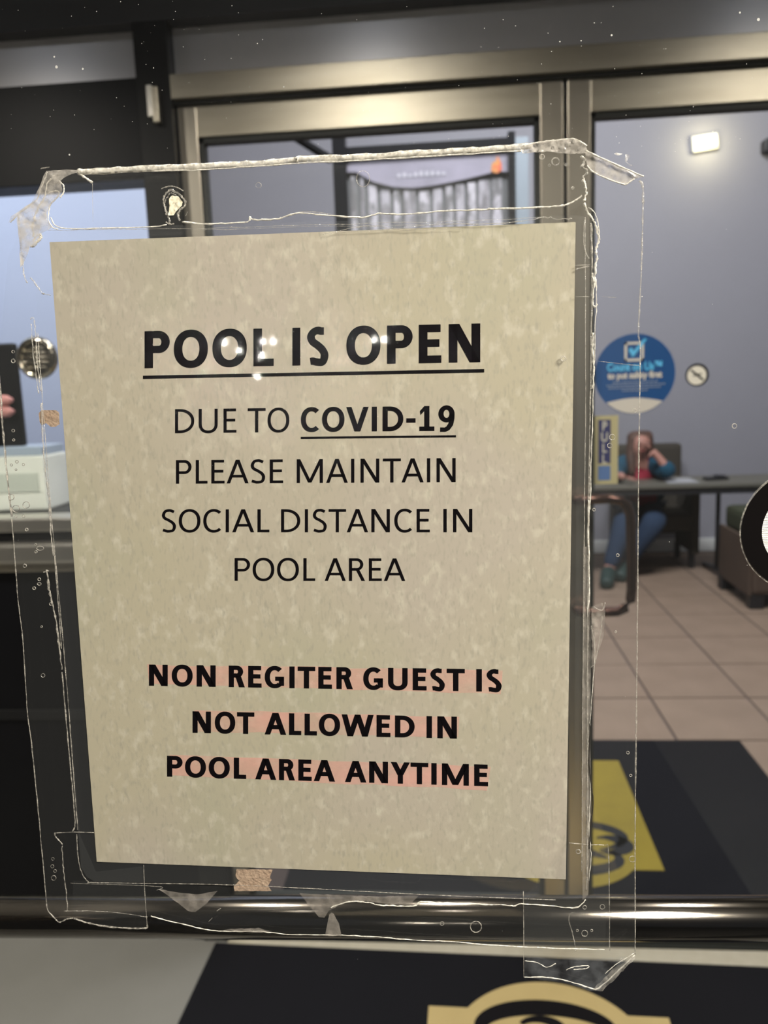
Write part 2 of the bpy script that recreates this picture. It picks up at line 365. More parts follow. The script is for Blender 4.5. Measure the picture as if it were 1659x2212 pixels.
for x, n in ((-1.45, 'left'), (-.25, 'middle'), (1.12, 'right')):
    lamp('ceiling_lamp', x, .90, 2.76, .085, m_down, 'round recessed ceiling lamp of the vestibule, %s one of three in a row' % n, 'vestibule ceiling lamps', 110 if n == 'left' else 60)

# ---- pool hall lamps that mirror in the laminate (behind the camera)
m_bulb = emit('pool_bulb', (1, .97, .88), 800)
for i, (x, z, r) in enumerate([(-2.614, 2.224, .022), (-2.455, 2.134, .022), (-2.191, 2.216, .022), (-2.079, 2.211, .022), (-2.214, 2.075, .022), (-.991, 2.19, .022), (-.883, 2.185, .022), (-2.277, 1.852, .022)]):
    o = empty('wall_lamp', (x, -8, z), label='small round wall lamp across the pool, behind the photographer', cat='lamp', group='small lamps across the pool')
    bm = bmesh.new(); bmesh.ops.create_uvsphere(bm, u_segments=16, v_segments=10, radius=r)
    for v in bm.verts: v.co += Vector((x, -8, z))
    from_bm('bulb', bm, m_bulb, o, True)
    bm = bmesh.new(); btube(bm, [(x, -8 - r * .7, z), (x, -8.98, z)], .012, 8); from_bm('arm', bm, m_dark, o)
box('wall_pool_hall', -5, 5, -9.1, -8.98, 0, 4, m_beam, kind='structure')

box('threshold_plate', -.655, 1.20, 1.925, YD - .048, .0005, .006, mat('lit_cream_metal', (.62, .57, .45), .5, .2, noise=(40, (.55, .50, .38), .25)), None, .001, kind='structure')  # aluminium threshold; its lit brightness is put into the cream colour
bpy.data.objects['threshold_plate'].name = 'trim_6'
# ================================================================== MATS
def ell(cx, cy, rx, ry, a0=0, a1=360, n=48):
    return [(cx + rx * math.cos(R(a0 + (a1 - a0) * k / n)), cy + ry * math.sin(R(a0 + (a1 - a0) * k / n))) for k in range(n + 1)]
def slab(bm, pts, z0, z1):
    n = len(pts); A_ = [bm.verts.new((x, y, z0)) for x, y in pts]; B_ = [bm.verts.new((x, y, z1)) for x, y in pts]
    for i in range(n): bm.faces.new((A_[i], A_[(i + 1) % n], B_[(i + 1) % n], B_[i]))
    bmesh.ops.triangle_fill(bm, edges=[bm.edges.get((B_[i], B_[(i + 1) % n])) for i in range(n)], use_beauty=True)
def ribbon2(bm, pts, ws, z):
    L, Rr = [], []
    for i, (x, y) in enumerate(pts):
        a = Vector(pts[max(i - 1, 0)]); b2 = Vector(pts[min(i + 1, len(pts) - 1)]); t = (b2 - a).normalized(); nn = Vector((-t.y, t.x))
        w = ws[i] if hasattr(ws, '__len__') else ws
        L.append(bm.verts.new((x + nn.x * w / 2, y + nn.y * w / 2, z))); Rr.append(bm.verts.new((x - nn.x * w / 2, y - nn.y * w / 2, z)))
    for i in range(len(pts) - 1): bm.faces.new((L[i], L[i + 1], Rr[i + 1], Rr[i]))
def floor_mat(label, corners, cx, cy, flip, mlogo, rot):
    """black mat, printed badge: a board with a disc through its lower edge and a round figure of swirls"""
    o = empty('floor_mat', (cx, cy, 0), label=label, cat='floor mat')
    bm = bmesh.new(); slab(bm, corners, .001, .008); from_bm('mat_base', bm, m_mat, o)
    s = -1 if flip else 1
    def T(p): 
        x, y = p[0] * s, p[1] * s; return (cx + x * math.cos(rot) - y * math.sin(rot), cy + x * math.sin(rot) + y * math.cos(rot))
    r = .233; hw = .285; yb, yt = -.135, .60; a = math.degrees(math.asin(-yb / r))
    arc = ell(0, 0, r, r, 180 + a, 360 - a, 40)
    out = [(-hw, yb)] + arc + [(hw, yb), (hw, yt), (-hw, yt)]
    bm = bmesh.new(); slab(bm, [T(p) for p in out], .0075, .0092); from_bm('printed_badge', bm, mlogo, o)
    bm = bmesh.new(); z = .0098
    def rb(pts, ws): ribbon2(bm, [T(p) for p in pts], ws, z)
    # the round double-loop figure, thick and thin
    n = 40
    def loop(cx0, cy0, rx, ry, a0, a1, w0, w1):
        P = ell(cx0, cy0, rx, ry, a0, a1, n); rb(P, [w0 + (w1 - w0) * abs(math.sin(math.pi * k / n)) for k in range(n + 1)])
    loop(.02, .045, .175, .085, 188, -60, .008, .045)
    loop(.135, .000, .058, .044, 120, -120, .006, .055)
    loop(.005, -.075, .155, .072, -205, 40, .008, .05)
    loop(-.10, .03, .06, .05, 60, 300, .006, .03)
    loop(.02, -.075, .05, .035, 20, 330, .012, .03)
    rb([(-.09, .03), (-.03, .025), (.03, -.015), (.08, -.05), (.125, -.075)], [.01, .035, .045, .04, .01])
    rb([(.09, .03), (.05, .02), (.015, -.01), (-.04, -.05), (-.09, -.06)], [.01, .03, .04, .03, .01])
    from_bm('printed_swirls', bm, mat('mat_print_black', (.006, .007, .011), .9) if not flip else m_ink, o, label='dark looping figure printed on the badge')
    return o
c4 = lambda *p: [tuple(ground(*q)[:2]) for q in p]
floor_mat('black floor mat with yellow printed badge beyond the far doors', [(-.55, 3.285), (1.155, 3.272), (1.150, 2.16), (-.55, 2.16)], .335, 2.488, False, m_logo, R(-.5))
floor_mat('black floor mat with tan-yellow printed badge in the vestibule, bottom of view', [(-.688, 1.983), (.84, 1.938), (.80, .60), (-.73, .65)], .190, 1.631, True, m_logo2, R(-1.6))

# ================================================================== STICKERS ON THE FAR DOORS
YG = YD - .0045
def text(body, size, cx, cz, y, mt, parent, xs=1.0, name='lettering', bold=0.0, spacing=1.0):
    cu = bpy.data.curves.new(name, 'FONT'); cu.body = body; cu.size = size; cu.align_x = 'CENTER'; cu.align_y = 'CENTER'; cu.offset = bold; cu.resolution_u = 3
    cu.space_line = spacing
    o = bpy.data.objects.new(name, cu); C.objects.link(o); dg = bpy.context.evaluated_depsgraph_get()
    me = bpy.data.meshes.new_from_object(o.evaluated_get(dg)); bpy.data.objects.remove(o)
    me.transform(Matrix.Translation((cx, y, cz)) @ Matrix.Rotation(R(90), 4, 'X') @ Matrix.Scale(xs, 4, (1, 0, 0)))
    return link(name, me, mt, parent)
def flat(bm, pts, y):                      # polygon in an upright plane facing the camera
    bpoly(bm, [(x, y, z) for x, z in pts])
def disc(name, cx, cz, r, y, m, parent=None, th=.0006, **kw):
    bm = bmesh.new(); lathe(bm, (cx, y, cz), (0, -1, 0), [(0, -th), (r, -th), (r, 0), (0, 0)], 56); return from_bm(name, bm, m, parent, **kw)
sc = at(1371, 808, YG); cx, cz, r = sc.x, sc.z, .0965
o = empty('round_sticker', (cx, YG, cz), label='round blue and white safety sticker with a check mark, on the far right door', cat='sticker')
disc('sticker_disc', cx, cz, r, YG, m_blue, o)
bm = bmesh.new()                            # white crescent foot
ang = [R(225 + 90 * k / 24) for k in range(25)]
foot = [(cx + r * .985 * math.cos(a), cz + r * .985 * math.sin(a)) for a in ang]
top = [(cx + .068 - .136 * k / 16, cz - .0675 + .010 * math.sin(math.pi * k / 16)) for k in range(17)]
flat(bm, foot + top, YG - .0008); from_bm('white_foot', bm, m_pw, o)
bm = bmesh.new(); bx, bz, s = cx - .002, cz + .054, .023
for a, b2 in (((-s, -s), (s, -s + .006)), ((-s, s - .006), (s, s)), ((-s, -s), (-s + .006, s)), ((s - .006, -s), (s, s))):
    flat(bm, [(bx + a[0], bz + a[1]), (bx + b2[0], bz + a[1]), (bx + b2[0], bz + b2[1]), (bx + a[0], bz + b2[1])], YG - .0009)
from_bm('check_box', bm, m_pw, o)
bm = bmesh.new(); flat(bm, [(bx - .014, bz + .004), (bx - .003, bz - .014), (bx + .030, bz + .028), (bx + .023, bz + .030), (bx - .001, bz + .002), (bx - .007, bz + .010)], YG - .0011)
from_bm('check_mark', bm, m_cyan, o)
text('Count on Us\u2122', .0265, cx, cz + .0175, YG - .0010, m_cyan, o, .80, bold=.0011)
text('to put safety first', .0215, cx, cz - .003, YG - .0010, m_pw, o, .86, bold=.0009)
for k, w in enumerate((.105, .135, .125, .06)):     # three or four lines of print too small to read
    bm = bmesh.new(); z = cz - .019 - k * .0068
    x = cx - w / 2
    while x < cx + w / 2:
        l = random.uniform(.004, .010); bbox(bm, x, x + l, YG - .0012, YG - .0008, z - .0012, z + .0012); x += l + .002
    from_bm('small_print', bm, mat('print_grey', (.30, .36, .48), .5) if k == 0 else bpy.data.materials['print_grey'], o)

p = at(1506, 810, YG)                       # small round no-smoking style sticker
o = empty('small_round_sticker', tuple(p), label='small white round sticker with black ring, right of the blue one', cat='sticker')
disc('sticker_disc', p.x, p.z, .0275, YG, m_ink, o); disc('white_face', p.x - .001, p.z - .001, .0225, YG - .0008, mat('bright_white', (.86, .82, .72), .4), o)
bm = bmesh.new()
ribbon = [(-.020, .016), (.014, -.008)]
flat(bm, [(p.x - .017, p.z + .011), (p.x - .014, p.z + .014), (p.x + .016, p.z - .011), (p.x + .013, p.z - .014)], YG - .0016)
flat(bm, [(p.x - .010, p.z + .000), (p.x + .010, p.z + .004), (p.x + .010, p.z + .001), (p.x - .010, p.z - .003)], YG - .0017)
from_bm('barred_mark', bm, m_ink, o)

a, b2 = at(1277, 898, YG), at(1335, 1045, YG)
px0, px1, pz1, pz0 = .3475, b2.x - .001, a.z - .001, b2.z
o = empty('pull_sign', ((px0 + px1) / 2, YG, pz0), label='narrow cream and navy sign reading PULL beside the door handle', cat='sign')
box('sign_plate', px0, px1, YG - .001, YG, pz0, pz1, m_cream, o)
box('navy_field', px0 + .011, px1 - .018, YG - .0016, YG - .001, pz0 + .052, pz1 - .010, m_navy, o)
fxc = (px0 + .011 + px1 - .018) / 2
for k, ch in enumerate('PULL'):
    text(ch, .031, fxc, pz1 - .0265 - k * .0272, YG - .0019, mat('letter_cream', (.60, .58, .50), .5) if k == 0 else bpy.data.materials['letter_cream'], o, .8, bold=.0006)
box('blue_field', px0 + .011, px1 - .018, YG - .0016, YG - .001, pz0 + .010, pz0 + .046, m_soft, o)

# chrome round fitting on the side window
p = at(80, 773, YD - .01)
o = empty('round_chrome_fitting', tuple(p), label='round chrome ribbed fitting on the side window, left of the notice', cat='door fitting')
bm = bmesh.new(); lathe(bm, (p.x, YD - .003, p.z), (0, -1, 0), [(0, 0), (.054, 0), (.055, .006), (.050, .018), (.044, .022), (.039, .017), (.037, .008), (0, .008)], 56)
from_bm('rim', bm, mat('chrome', (.46, .42, .34), .16, 1.0), o, True)
bm = bmesh.new()
for k in range(5):
    z = p.z - .024 + k * .012; hw = math.sqrt(.036 ** 2 - (z - p.z) ** 2)
    btube(bm, [(p.x - hw + .003, YD - .015, z), (p.x + hw - .003, YD - .015, z)], .0042, 10)
from_bm('rib', bm, mat('dull_chrome', (.30, .28, .23), .3, 1.0), o, True, kind='stuff')

# white appliance on the side-window ledge with a black case on it
o = empty('white_box', (-1.4, 2.32, 1.208), label='white box-shaped appliance behind the side window, lower left edge', cat='box')
box('counter_top', -2.4, -.8, 2.12, 2.62, 1.166, 1.206, m_dark, None, .004, label='dark shelf behind the side window that carries the white appliance', cat='shelf')
bx1 = at(103, 1080, 2.16).x
box('housing', -1.9, bx1, 2.16, 2.30, 1.206, at(60, 985, 2.16).z, m_whiteplas, o, .006)
box('lid', -1.9, bx1 - .006, 2.165, 2.295, at(60, 985, 2.16).z, at(60, 965, 2.16).z, mat('lid_blue_grey', (.40, .47, .58), .3), o, .004)
box('display_strip', -1.9, bx1 - .02, 2.157, 2.161, at(60, 1063, 2.16).z, at(60, 1022, 2.16).z, mat('pale_green_grey', (.60, .63, .57), .4), o)
for zt in (1.166,):
    box('shelf_leg', -2.3, -2.24, 2.3, 2.36, 0, zt, m_dark, bpy.data.objects['counter_top']); box('shelf_leg', -.95, -.89, 2.3, 2.36, 0, zt, m_dark, bpy.data.objects['counter_top'])
zb, zt = at(40, 965, 2.2).z, at(37, 740, 2.2).z
xr = at(41, 850, 2.2).x
o = box('black_case', -1.72, xr, 2.2, 2.222, zb + .001, zt, m_black, None, .008, label='black upright case standing on the white appliance at the left edge', cat='case')
bm = bmesh.new()
o2 = empty('pink_band', (xr - .1, 2.18, zb), label='two small pinkish bands across the front of the black case', cat='rounded_bar')
for py in (864, 889):  # rounded bars made up to stand in for pinkish fingers
    q = at(30, py, 2.18); bm = bmesh.new()
    L_ = .13; rr = .0155
    btube(bm, [(xr - .012 - L_ + L_ * k / 10, 2.184, q.z) for k in range(11)], [rr * (.35 if k in (0, 10) else .85 if k in (1, 9) else 1) for k in range(11)], 18)
    from_bm('rounded_bar', bm, m_pink, o2, True)

# ================================================================== LOBBY
# hanging display board
YB = 4.8
P = lambda x, y: at(x, y, YB)
xl, xr_, zt = P(736, 400).x, P(1106, 400).x, P(900, 320).z
o = empty('display_case', ((xl + xr_) / 2, YB, P(700, 900).z), label='black framed hanging display board with white leaflets, above the notice', cat='display board')
zb = P(700, 900).z
w = .030
box('frame_post', P(722, 400).x, P(750, 400).x, YB - .03, YB + .05, zb, 5.0, m_black, o)
box('frame_post', P(1098, 400).x, P(1113, 400).x, YB - .03, YB + .05, zb, zt + .05, m_black, o)
box('frame_rail', P(750, 400).x, P(1098, 400).x, YB - .03, YB + .05, zt - .035, zt + .02, m_black, o)
box('frame_rail', P(750, 400).x, P(1098, 400).x, YB - .03, YB + .05, zb, zb + .05, m_black, o)
box('side_light_strip', P(1113, 400).x, P(1141, 400).x, YB - .02, YB + .03, zb, zt + .02, mat('pale_grey_blue', (.20, .23, .26), .4), o)
bm = bmesh.new(); btube(bm, [P(716, 345), P(560, 255) + Vector((-.05, 0, .05)), Vector((-1.9, YB, 4.98))], .024, 4); from_bm('brace', bm, m_black, o)
box('back_panel', P(750, 400).x, P(1098, 400).x, YB + .03, YB + .045, zb + .05, zt - .03, mat('board_grey', (.10, .10, .105), .6), o)
bm = bmesh.new()
hdr = [P(750, 372), P(770, 372), P(805, 392), P(850, 404), P(890, 406), P(940, 400), P(1000, 388), P(1070, 371), P(1098, 371), P(1098, 332), P(750, 338)]
bpoly(bm, [q + Vector((0, .0, 0)) for q in hdr]); from_bm('header_card', bm, mat('card_mauve', (.15, .14, .175), .6, noise=(6, (.24, .22, .275), .3)), o)
for k in range(9):
    q = P(862 + k * 12, 379 - k * .8); box('faint_letter', q.x - .010, q.x + .010, YB - .004, YB - .001, q.z - .014, q.z + random.uniform(.0, .016), mat('faint_white', (.32, .31, .35), .6) if k == 0 else bpy.data.materials['faint_white'], o)
q = P(1072, 357); bm = bmesh.new()
bpoly(bm, [(q.x + x, YB - .006, q.z + z) for x, z in ((-.03, -.03), (0, -.045), (.03, -.03), (.028, .01), (.006, .05), (-.004, .02), (-.024, .012))])
from_bm('flame_mark', bm, mat('orange_red', (.45, .06, .03), .6, noise=(30, (.40, .18, .04), .1)), o, label='orange and red flame-shaped mark')
lm = [mat('leaflet_white', (.36, .34, .37), .6, noise=(14, (.10, .095, .10), .10, (1.6, 1, .8))), mat('leaflet_pale', (.28, .265, .29), .6, noise=(18, (.12, .11, .12), .12, (1.2, 1, .6)))]
xs = [756, 778, 795, 822, 850, 872, 905, 935, 962, 985, 1010, 1034, 1064, 1090]
tops = [375, 378, 398, 408, 412, 410, 412, 406, 402, 398, 394, 388, 384, 388]
for k in range(len(xs) - 1):
    a_, b_ = P(xs[k], tops[k]), P(xs[k + 1] - 4, 560)
    box('leaflet', a_.x, b_.x, YB + random.uniform(.008, .02), YB + .024, P(xs[k], 560).z, a_.z, lm[k % 2], o, label=None)

# wall lamp high on the back wall
q = at(1520, 311, 7.05)
o = empty('emergency_light', tuple(q), label='small bright yellow-white wall lamp high on the grey wall', cat='lamp')
mt = Matrix.Translation((q.x, 7.0, q.z)) @ Matrix.Rotation(R(-6), 4, 'Y')
box('housing', -.10, .10, .0, .05, -.06, .06, m_whiteplas, o, .01, mtx=mt)
box('lens', -.082, .082, -.035, .0, -.043, .043, emit('lamp_yellow', (1, .72, .10), 4.5), o, .012, mtx=mt)
l = bpy.data.lights.new('emergency_glow', 'POINT'); l.energy = 7; l.color = (1, .88, .55); l.shadow_soft_size = .05
b = bpy.data.objects.new('emergency_glow', l); C.objects.link(b); b.parent = o; b.location = (0, -.22, -.02)

q = at(1652, 320, 7.05)
box('black_speaker', q.x - .035, q.x + .14, 6.93, 7.05, q.z - .045, q.z + .045, m_leg, None, .008, label='small black box fixed high on the grey wall at the right edge', cat='speaker')
# folding table
o = empty('folding_table', (1.7, 6.1, 0), label='long grey folding table in front of the seated person', cat='table')
tz = .728; ty0, ty1 = 5.93, 6.43
box('table_top', .70, 2.85, ty0, ty1, tz - .028, tz, m_table, o, .005)
box('table_skirt', .76, 2.79, ty0 + .015, ty1 - .05, tz - .075, tz - .028, m_leg, o)
for X in (.86, 1.955):
    bm = bmesh.new(); btube(bm, [(X, 6.14, .05), (X, 6.14, tz - .075)], .017, 12)
    from_bm('leg', bm, m_leg, o, True)
    bm = bmesh.new(); btube(bm, [(X + .06, 5.93, .022), (X + .04, 6.0, .035), (X, 6.14, .055), (X, 6.44, .022)], .021, 10)
    btube(bm, [(X + .055, 5.95, .036), (X + .075, 5.87, .036)], .034, 10)
    from_bm('foot_bar', bm, m_leg, o, True)
bm = bmesh.new(); bbox(bm, 1.56, 1.78, 6.02, 6.30, tz, tz + .003); from_bm('paper_sheet', bm, mat('dull_paper', (.34, .34, .36), .8), None, label='white papers lying on the folding table', cat='paper')
bm = bmesh.new(); mt = Matrix.Translation((at(1546, 1032, 6.15).x, 6.15, tz + .001)) @ Matrix.Rotation(R(14), 4, 'Z')
bbox(bm, -.085, .085, -.04, .04, 0, .022, .006, mtx=mt); bbox(bm, .0, .06, -.035, .035, .022, .034, .004, mtx=mt)
from_bm('telephone', bm, m_leg, None, label='small black telephone on the folding table', cat='phone')

# chairs and sofa
def armchair(label, X, Y, w, sz, bz, m_, cat='chair', extra=None):
    o = empty('armchair', (X, Y, 0), label=label, cat=cat)
    box('seat', X - w / 2 + .06, X + w / 2 - .06, Y - .27, Y + .2, sz - .14, sz, m_, o, .03)
    bm = bmesh.new(); bbox(bm, X - w / 2 + .02, X + w / 2 - .02, Y + .2, Y + .30, .20, bz, .04); from_bm('backrest', bm, extra or m_, o)
    for s in (-1, 1): box('armrest', *sorted((X + s * (w / 2 - .06), X + s * w / 2)), Y - .25, Y + .25, .12, sz + .16, m_, o, .02)
    for sx in (-1, 1):
        for sy in (-.2, .2):
            box('leg', X + sx * (w / 2 - .05) - .02, X + sx * (w / 2 - .05) + .02, Y + sy - .02, Y + sy + .02, 0, .14, m_leg, o)
    return o
armchair('dark brown armchair the person sits in, behind the table', at(1412, 1000, 6.6).x, 6.60, .60, .45, at(1400, 957, 6.9).z, m_chair)
o = empty('sofa', (2.6, 5.5, 0), label='brown low sofa with olive cushion at the right edge', cat='sofa')
x0 = 1.86
box('base', x0 + .02, 3.35, 5.20, 5.80, .10, .44, m_uph, o, .03)
box('cushion', x0 + .03, 3.34, 5.18, 5.80, .44, .60, m_olive, o, .04, label='dark olive seat cushion')
box('side_panel', x0, x0 + .025, 5.21, 5.80, .09, .46, m_uph, o, .01)
for X, Y in ((x0 + .06, 5.26), (x0 + .04, 5.76), (3.30, 5.26), (3.30, 5.80)): box('foot', X - .045, X + .045, Y - .045, Y + .045, 0, .11, m_leg, o, .01)

# seated person
def skin_mesh(name, verts, edges, radii, mt, parent, sub=2, root=0, **kw):
    me = bpy.data.meshes.new(name); me.from_pydata([tuple(v) for v in verts], edges, [])
    ob = bpy.data.objects.new(name, me); C.objects.link(ob)
    md = ob.modifiers.new('skin', 'SKIN'); md.use_smooth_shade = True
    for i, rr in enumerate(radii):
        sv = me.skin_vertices[0].data[i]; sv.radius = rr if isinstance(rr, tuple) else (rr, rr); sv.use_root = (i == root)
    ob.modifiers.new('sub', 'SUBSURF').levels = sub
    dg = bpy.context.evaluated_depsgraph_get(); m2_ = bpy.data.meshes.new_from_object(ob.evaluated_get(dg)); bpy.data.objects.remove(ob)
    m2_.materials.clear()
    return link(name, m2_, mt, parent, True, **kw)
J = {k: at(x, y, Y) for k, (x, y, Y) in dict(
    pelvis=(1382, 1094, 6.50), waist=(1382, 1062, 6.48), chest=(1377, 1022, 6.42), collar=(1378, 996, 6.38), neck=(1380, 984, 6.36), chin=(1381, 972, 6.32), head=(1385, 957, 6.33), crown=(1388, 943, 6.36),
    shR=(1346, 1004, 6.42), elR=(1322, 1036, 6.22), wrR=(1348, 1034, 6.02), shL=(1413, 1004, 6.40), elL=(1448, 1036, 6.10), wrL=(1422, 987, 6.14), paL=(1407, 974, 6.16),
    hipR=(1362, 1108, 6.48), knR=(1350, 1124, 6.04), anR=(1316, 1225, 5.98), toR=(1310, 1243, 5.78), hipL=(1402, 1108, 6.48), knL=(1416, 1124, 6.02), anL=(1352, 1216, 6.14), toL=(1340, 1232, 5.98)).items()}
J['elL'].z = .792; J['elR'].z = .790; J['wrR'].z = .780
for k in ('anR', 'anL'): J[k].z = .10
for k in ('toR', 'toL'): J[k].z = .045
per = empty('person', (J['pelvis'].x, J['pelvis'].y, 0), label='person in teal jacket, red top and jeans seated at the table, cheek on hand', cat='person')
names = ['pelvis', 'waist', 'chest', 'collar', 'neck', 'chin', 'head', 'crown', 'shR', 'elR', 'wrR', 'shL', 'elL', 'wrL', 'paL', 'hipR', 'knR', 'anR', 'toR', 'hipL', 'knL', 'anL', 'toL']
ix = {n: i for i, n in enumerate(names)}
ed = [('pelvis', 'waist'), ('waist', 'chest'), ('chest', 'collar'), ('collar', 'neck'), ('neck', 'chin'), ('chin', 'head'), ('head', 'crown'), ('collar', 'shR'), ('shR', 'elR'), ('elR', 'wrR'), ('collar', 'shL'), ('shL', 'elL'), ('elL', 'wrL'), ('wrL', 'paL'), ('pelvis', 'hipR'), ('hipR', 'knR'), ('knR', 'anR'), ('anR', 'toR'), ('pelvis', 'hipL'), ('hipL', 'knL'), ('knL', 'anL'), ('anL', 'toL')]
rad = dict(pelvis=.12, waist=.115, chest=.118, collar=.072, neck=.052, chin=.060, head=.082, crown=.066, shR=.06, elR=.042, wrR=.027, shL=.06, elL=.042, wrL=.027, paL=.034, hipR=.092, knR=.075, anR=.044, toR=.036, hipL=.092, knL=.078, anL=.044, toL=.036)
body = skin_mesh('body', [J[n] for n in names], [(ix[a], ix[b_]) for a, b_ in ed], [rad[n] * (.70 if n in ('pelvis', 'waist', 'chest', 'collar', 'shR', 'shL', 'hipR', 'hipL') else 1) for n in names], m_skin, per)
def part(name, ns, es, k, mt, **kw):
    i2 = {n: i for i, n in enumerate(ns)}
    return skin_mesh(name, [J[n] for n in ns], [(i2[a], i2[b_]) for a, b_ in es], [rad[n] * k + .008 for n in ns], mt, per, **kw)
part('trousers', ['pelvis', 'hipR', 'knR', 'anR', 'hipL', 'knL', 'anL'], [('pelvis', 'hipR'), ('hipR', 'knR'), ('knR', 'anR'), ('pelvis', 'hipL'), ('hipL', 'knL'), ('knL', 'anL')], 1.12, m_jean)
J['bib'] = J['collar'] + Vector((0, -.05, -.005)); rad['bib'] = .062
part('red_top', ['pelvis', 'waist', 'chest', 'collar', 'bib'], [('pelvis', 'waist'), ('waist', 'chest'), ('chest', 'collar'), ('collar', 'bib')], 1.24, m_red)
J['slL'] = J['elL'].lerp(J['wrL'], .72); rad['slL'] = .036; J['slR'] = J['elR'].lerp(J['wrR'], .7); rad['slR'] = .036
J['yokeR'] = J['collar'].lerp(J['shR'], .5) + Vector((0, .01, -.01)); rad['yokeR'] = .060
J['yokeL'] = J['collar'].lerp(J['shL'], .5) + Vector((0, .01, -.01)); rad['yokeL'] = .060
part('jacket_sleeve', ['yokeR', 'shR', 'elR', 'slR'], [('yokeR', 'shR'), ('shR', 'elR'), ('elR', 'slR')], 1.35, m_teal)
part('jacket_sleeve', ['yokeL', 'shL', 'elL', 'slL'], [('yokeL', 'shL'), ('shL', 'elL'), ('elL', 'slL')], 1.35, m_teal)
for s, (x, y1, y2) in {'R': (1347, 1002, 1085), 'L': (1415, 1002, 1085)}.items():
    a_ = at(x, y1, 6.44); b_ = at(x + (-2 if s == 'R' else 4), 1045, 6.46); c_ = at(x, y2, 6.52)
    skin_mesh('jacket_front', [a_, b_, c_], [(0, 1), (1, 2)], [(.082, .09), (.075, .09), (.062, .08)], m_teal, per)
for k in 'LR': J['tp' + k] = J['to' + k] + (J['to' + k] - J['an' + k]).normalized() * .03; rad['tp' + k] = .026
part('shoe', ['anR', 'toR', 'tpR'], [('anR', 'toR'), ('toR', 'tpR')], 1.3, m_shoe); part('shoe', ['anL', 'toL', 'tpL'], [('anL', 'toL'), ('toL', 'tpL')], 1.3, m_shoe)
hd = J['head']
hv = Vector
skin_mesh('hair', [hd + hv((0, .030, .055)), hd + hv((0, -.005, .088)), hd + hv((.062, .015, .035)), hd + hv((.070, .03, -.05)), hd + hv((.060, .03, -.12)),
                   hd + hv((-.064, .015, .030)), hd + hv((-.074, .01, -.06)), hd + hv((-.078, -.02, -.15)), hd + hv((-.070, -.04, -.24)), hd + hv((0, .065, -.03)), hd + hv((0, .075, -.12))],
          [(0, 1), (0, 2), (2, 3), (3, 4), (0, 5), (5, 6), (6, 7), (7, 8), (0, 9), (9, 10)], [.088, .058, .050, .040, .026, .050, .042, .038, .024, .075, .05], m_hair, per)
def blob(name, c_, rx, ry, rz, mt):
    bm = bmesh.new(); bmesh.ops.create_uvsphere(bm, u_segments=12, v_segments=8, radius=1)
    for v in bm.verts: v.co = Vector((v.co.x * rx, v.co.y * ry, v.co.z * rz)) + c_
    return from_bm(name, bm, mt, per, True)
m_eye = mat('eye_dark', (.03, .02, .02), .3); m_lip = mat('lips', (.35, .09, .08), .5)
fy = -.083
blob('eye', hd + Vector((-.028, fy + .006, .006)), .012, .008, .006, m_eye); blob('eye', hd + Vector((.028, fy + .006, .006)), .012, .008, .006, m_eye)
blob('nose', hd + Vector((0, fy - .004, -.018)), .012, .018, .022, m_skin); blob('mouth', hd + Vector((0, fy + .012, -.052)), .022, .01, .007, m_lip)
blob('ear', hd + Vector((-.078, .0, -.01)), .012, .018, .028, m_skin)
pa = J['paL']; d_ = (J['head'] - pa)
for k in range(4):                          # fingers folded against the cheek
    b0 = pa + Vector((-.012 - .002 * k, -.022 + k * .016, .018)); skin_mesh('finger', [b0, b0 + Vector((-.020, .0, .030)), b0 + Vector((-.040, .004, .042 - .004 * k))], [(0, 1), (1, 2)], [.010, .009, .008], m_skin, per, sub=1)
skin_mesh('thumb', [pa + Vector((0, -.02, -.005)), pa + Vector((-.015, -.035, -.025)), pa + Vector((-.03, -.036, -.042))], [(0, 1), (1, 2)], [.012, .011, .009], m_skin, per, sub=1)
wr = J['wrR']
for k in range(4):
    b0 = wr + Vector((.02 + k * .004, -.02 + k * .016, -.006)); skin_mesh('finger', [b0, b0 + Vector((.035, -.004, -.006)), b0 + Vector((.062 - .005 * k, -.006, -.018))], [(0, 1), (1, 2)], [.010, .009, .008], m_skin, per, sub=1)
skin_mesh('thumb', [wr + Vector((.01, -.02, .0)), wr + Vector((.03, -.045, -.004))], [(0, 1)], [.012, .010], m_skin, per, sub=1)

# ================================================================== THE NOTICE
note = empty('paper_notice', tuple(PO), label='laminated paper notice reading POOL IS OPEN, taped to the near glass', cat='notice')
W2, H2 = .10795, .1397
bm = bmesh.new(); nx, nz = 12, 16
g = [[bm.verts.new(NP(-W2 + 2 * W2 * i / nx, -H2 + 2 * H2 * j / nz, 0)) for j in range(nz + 1)] for i in range(nx + 1)]
for i in range(nx):
    for j in range(nz): bm.faces.new((g[i][j], g[i + 1][j], g[i + 1][j + 1], g[i][j + 1]))
from_bm('paper_sheet', bm, m_paper, note)

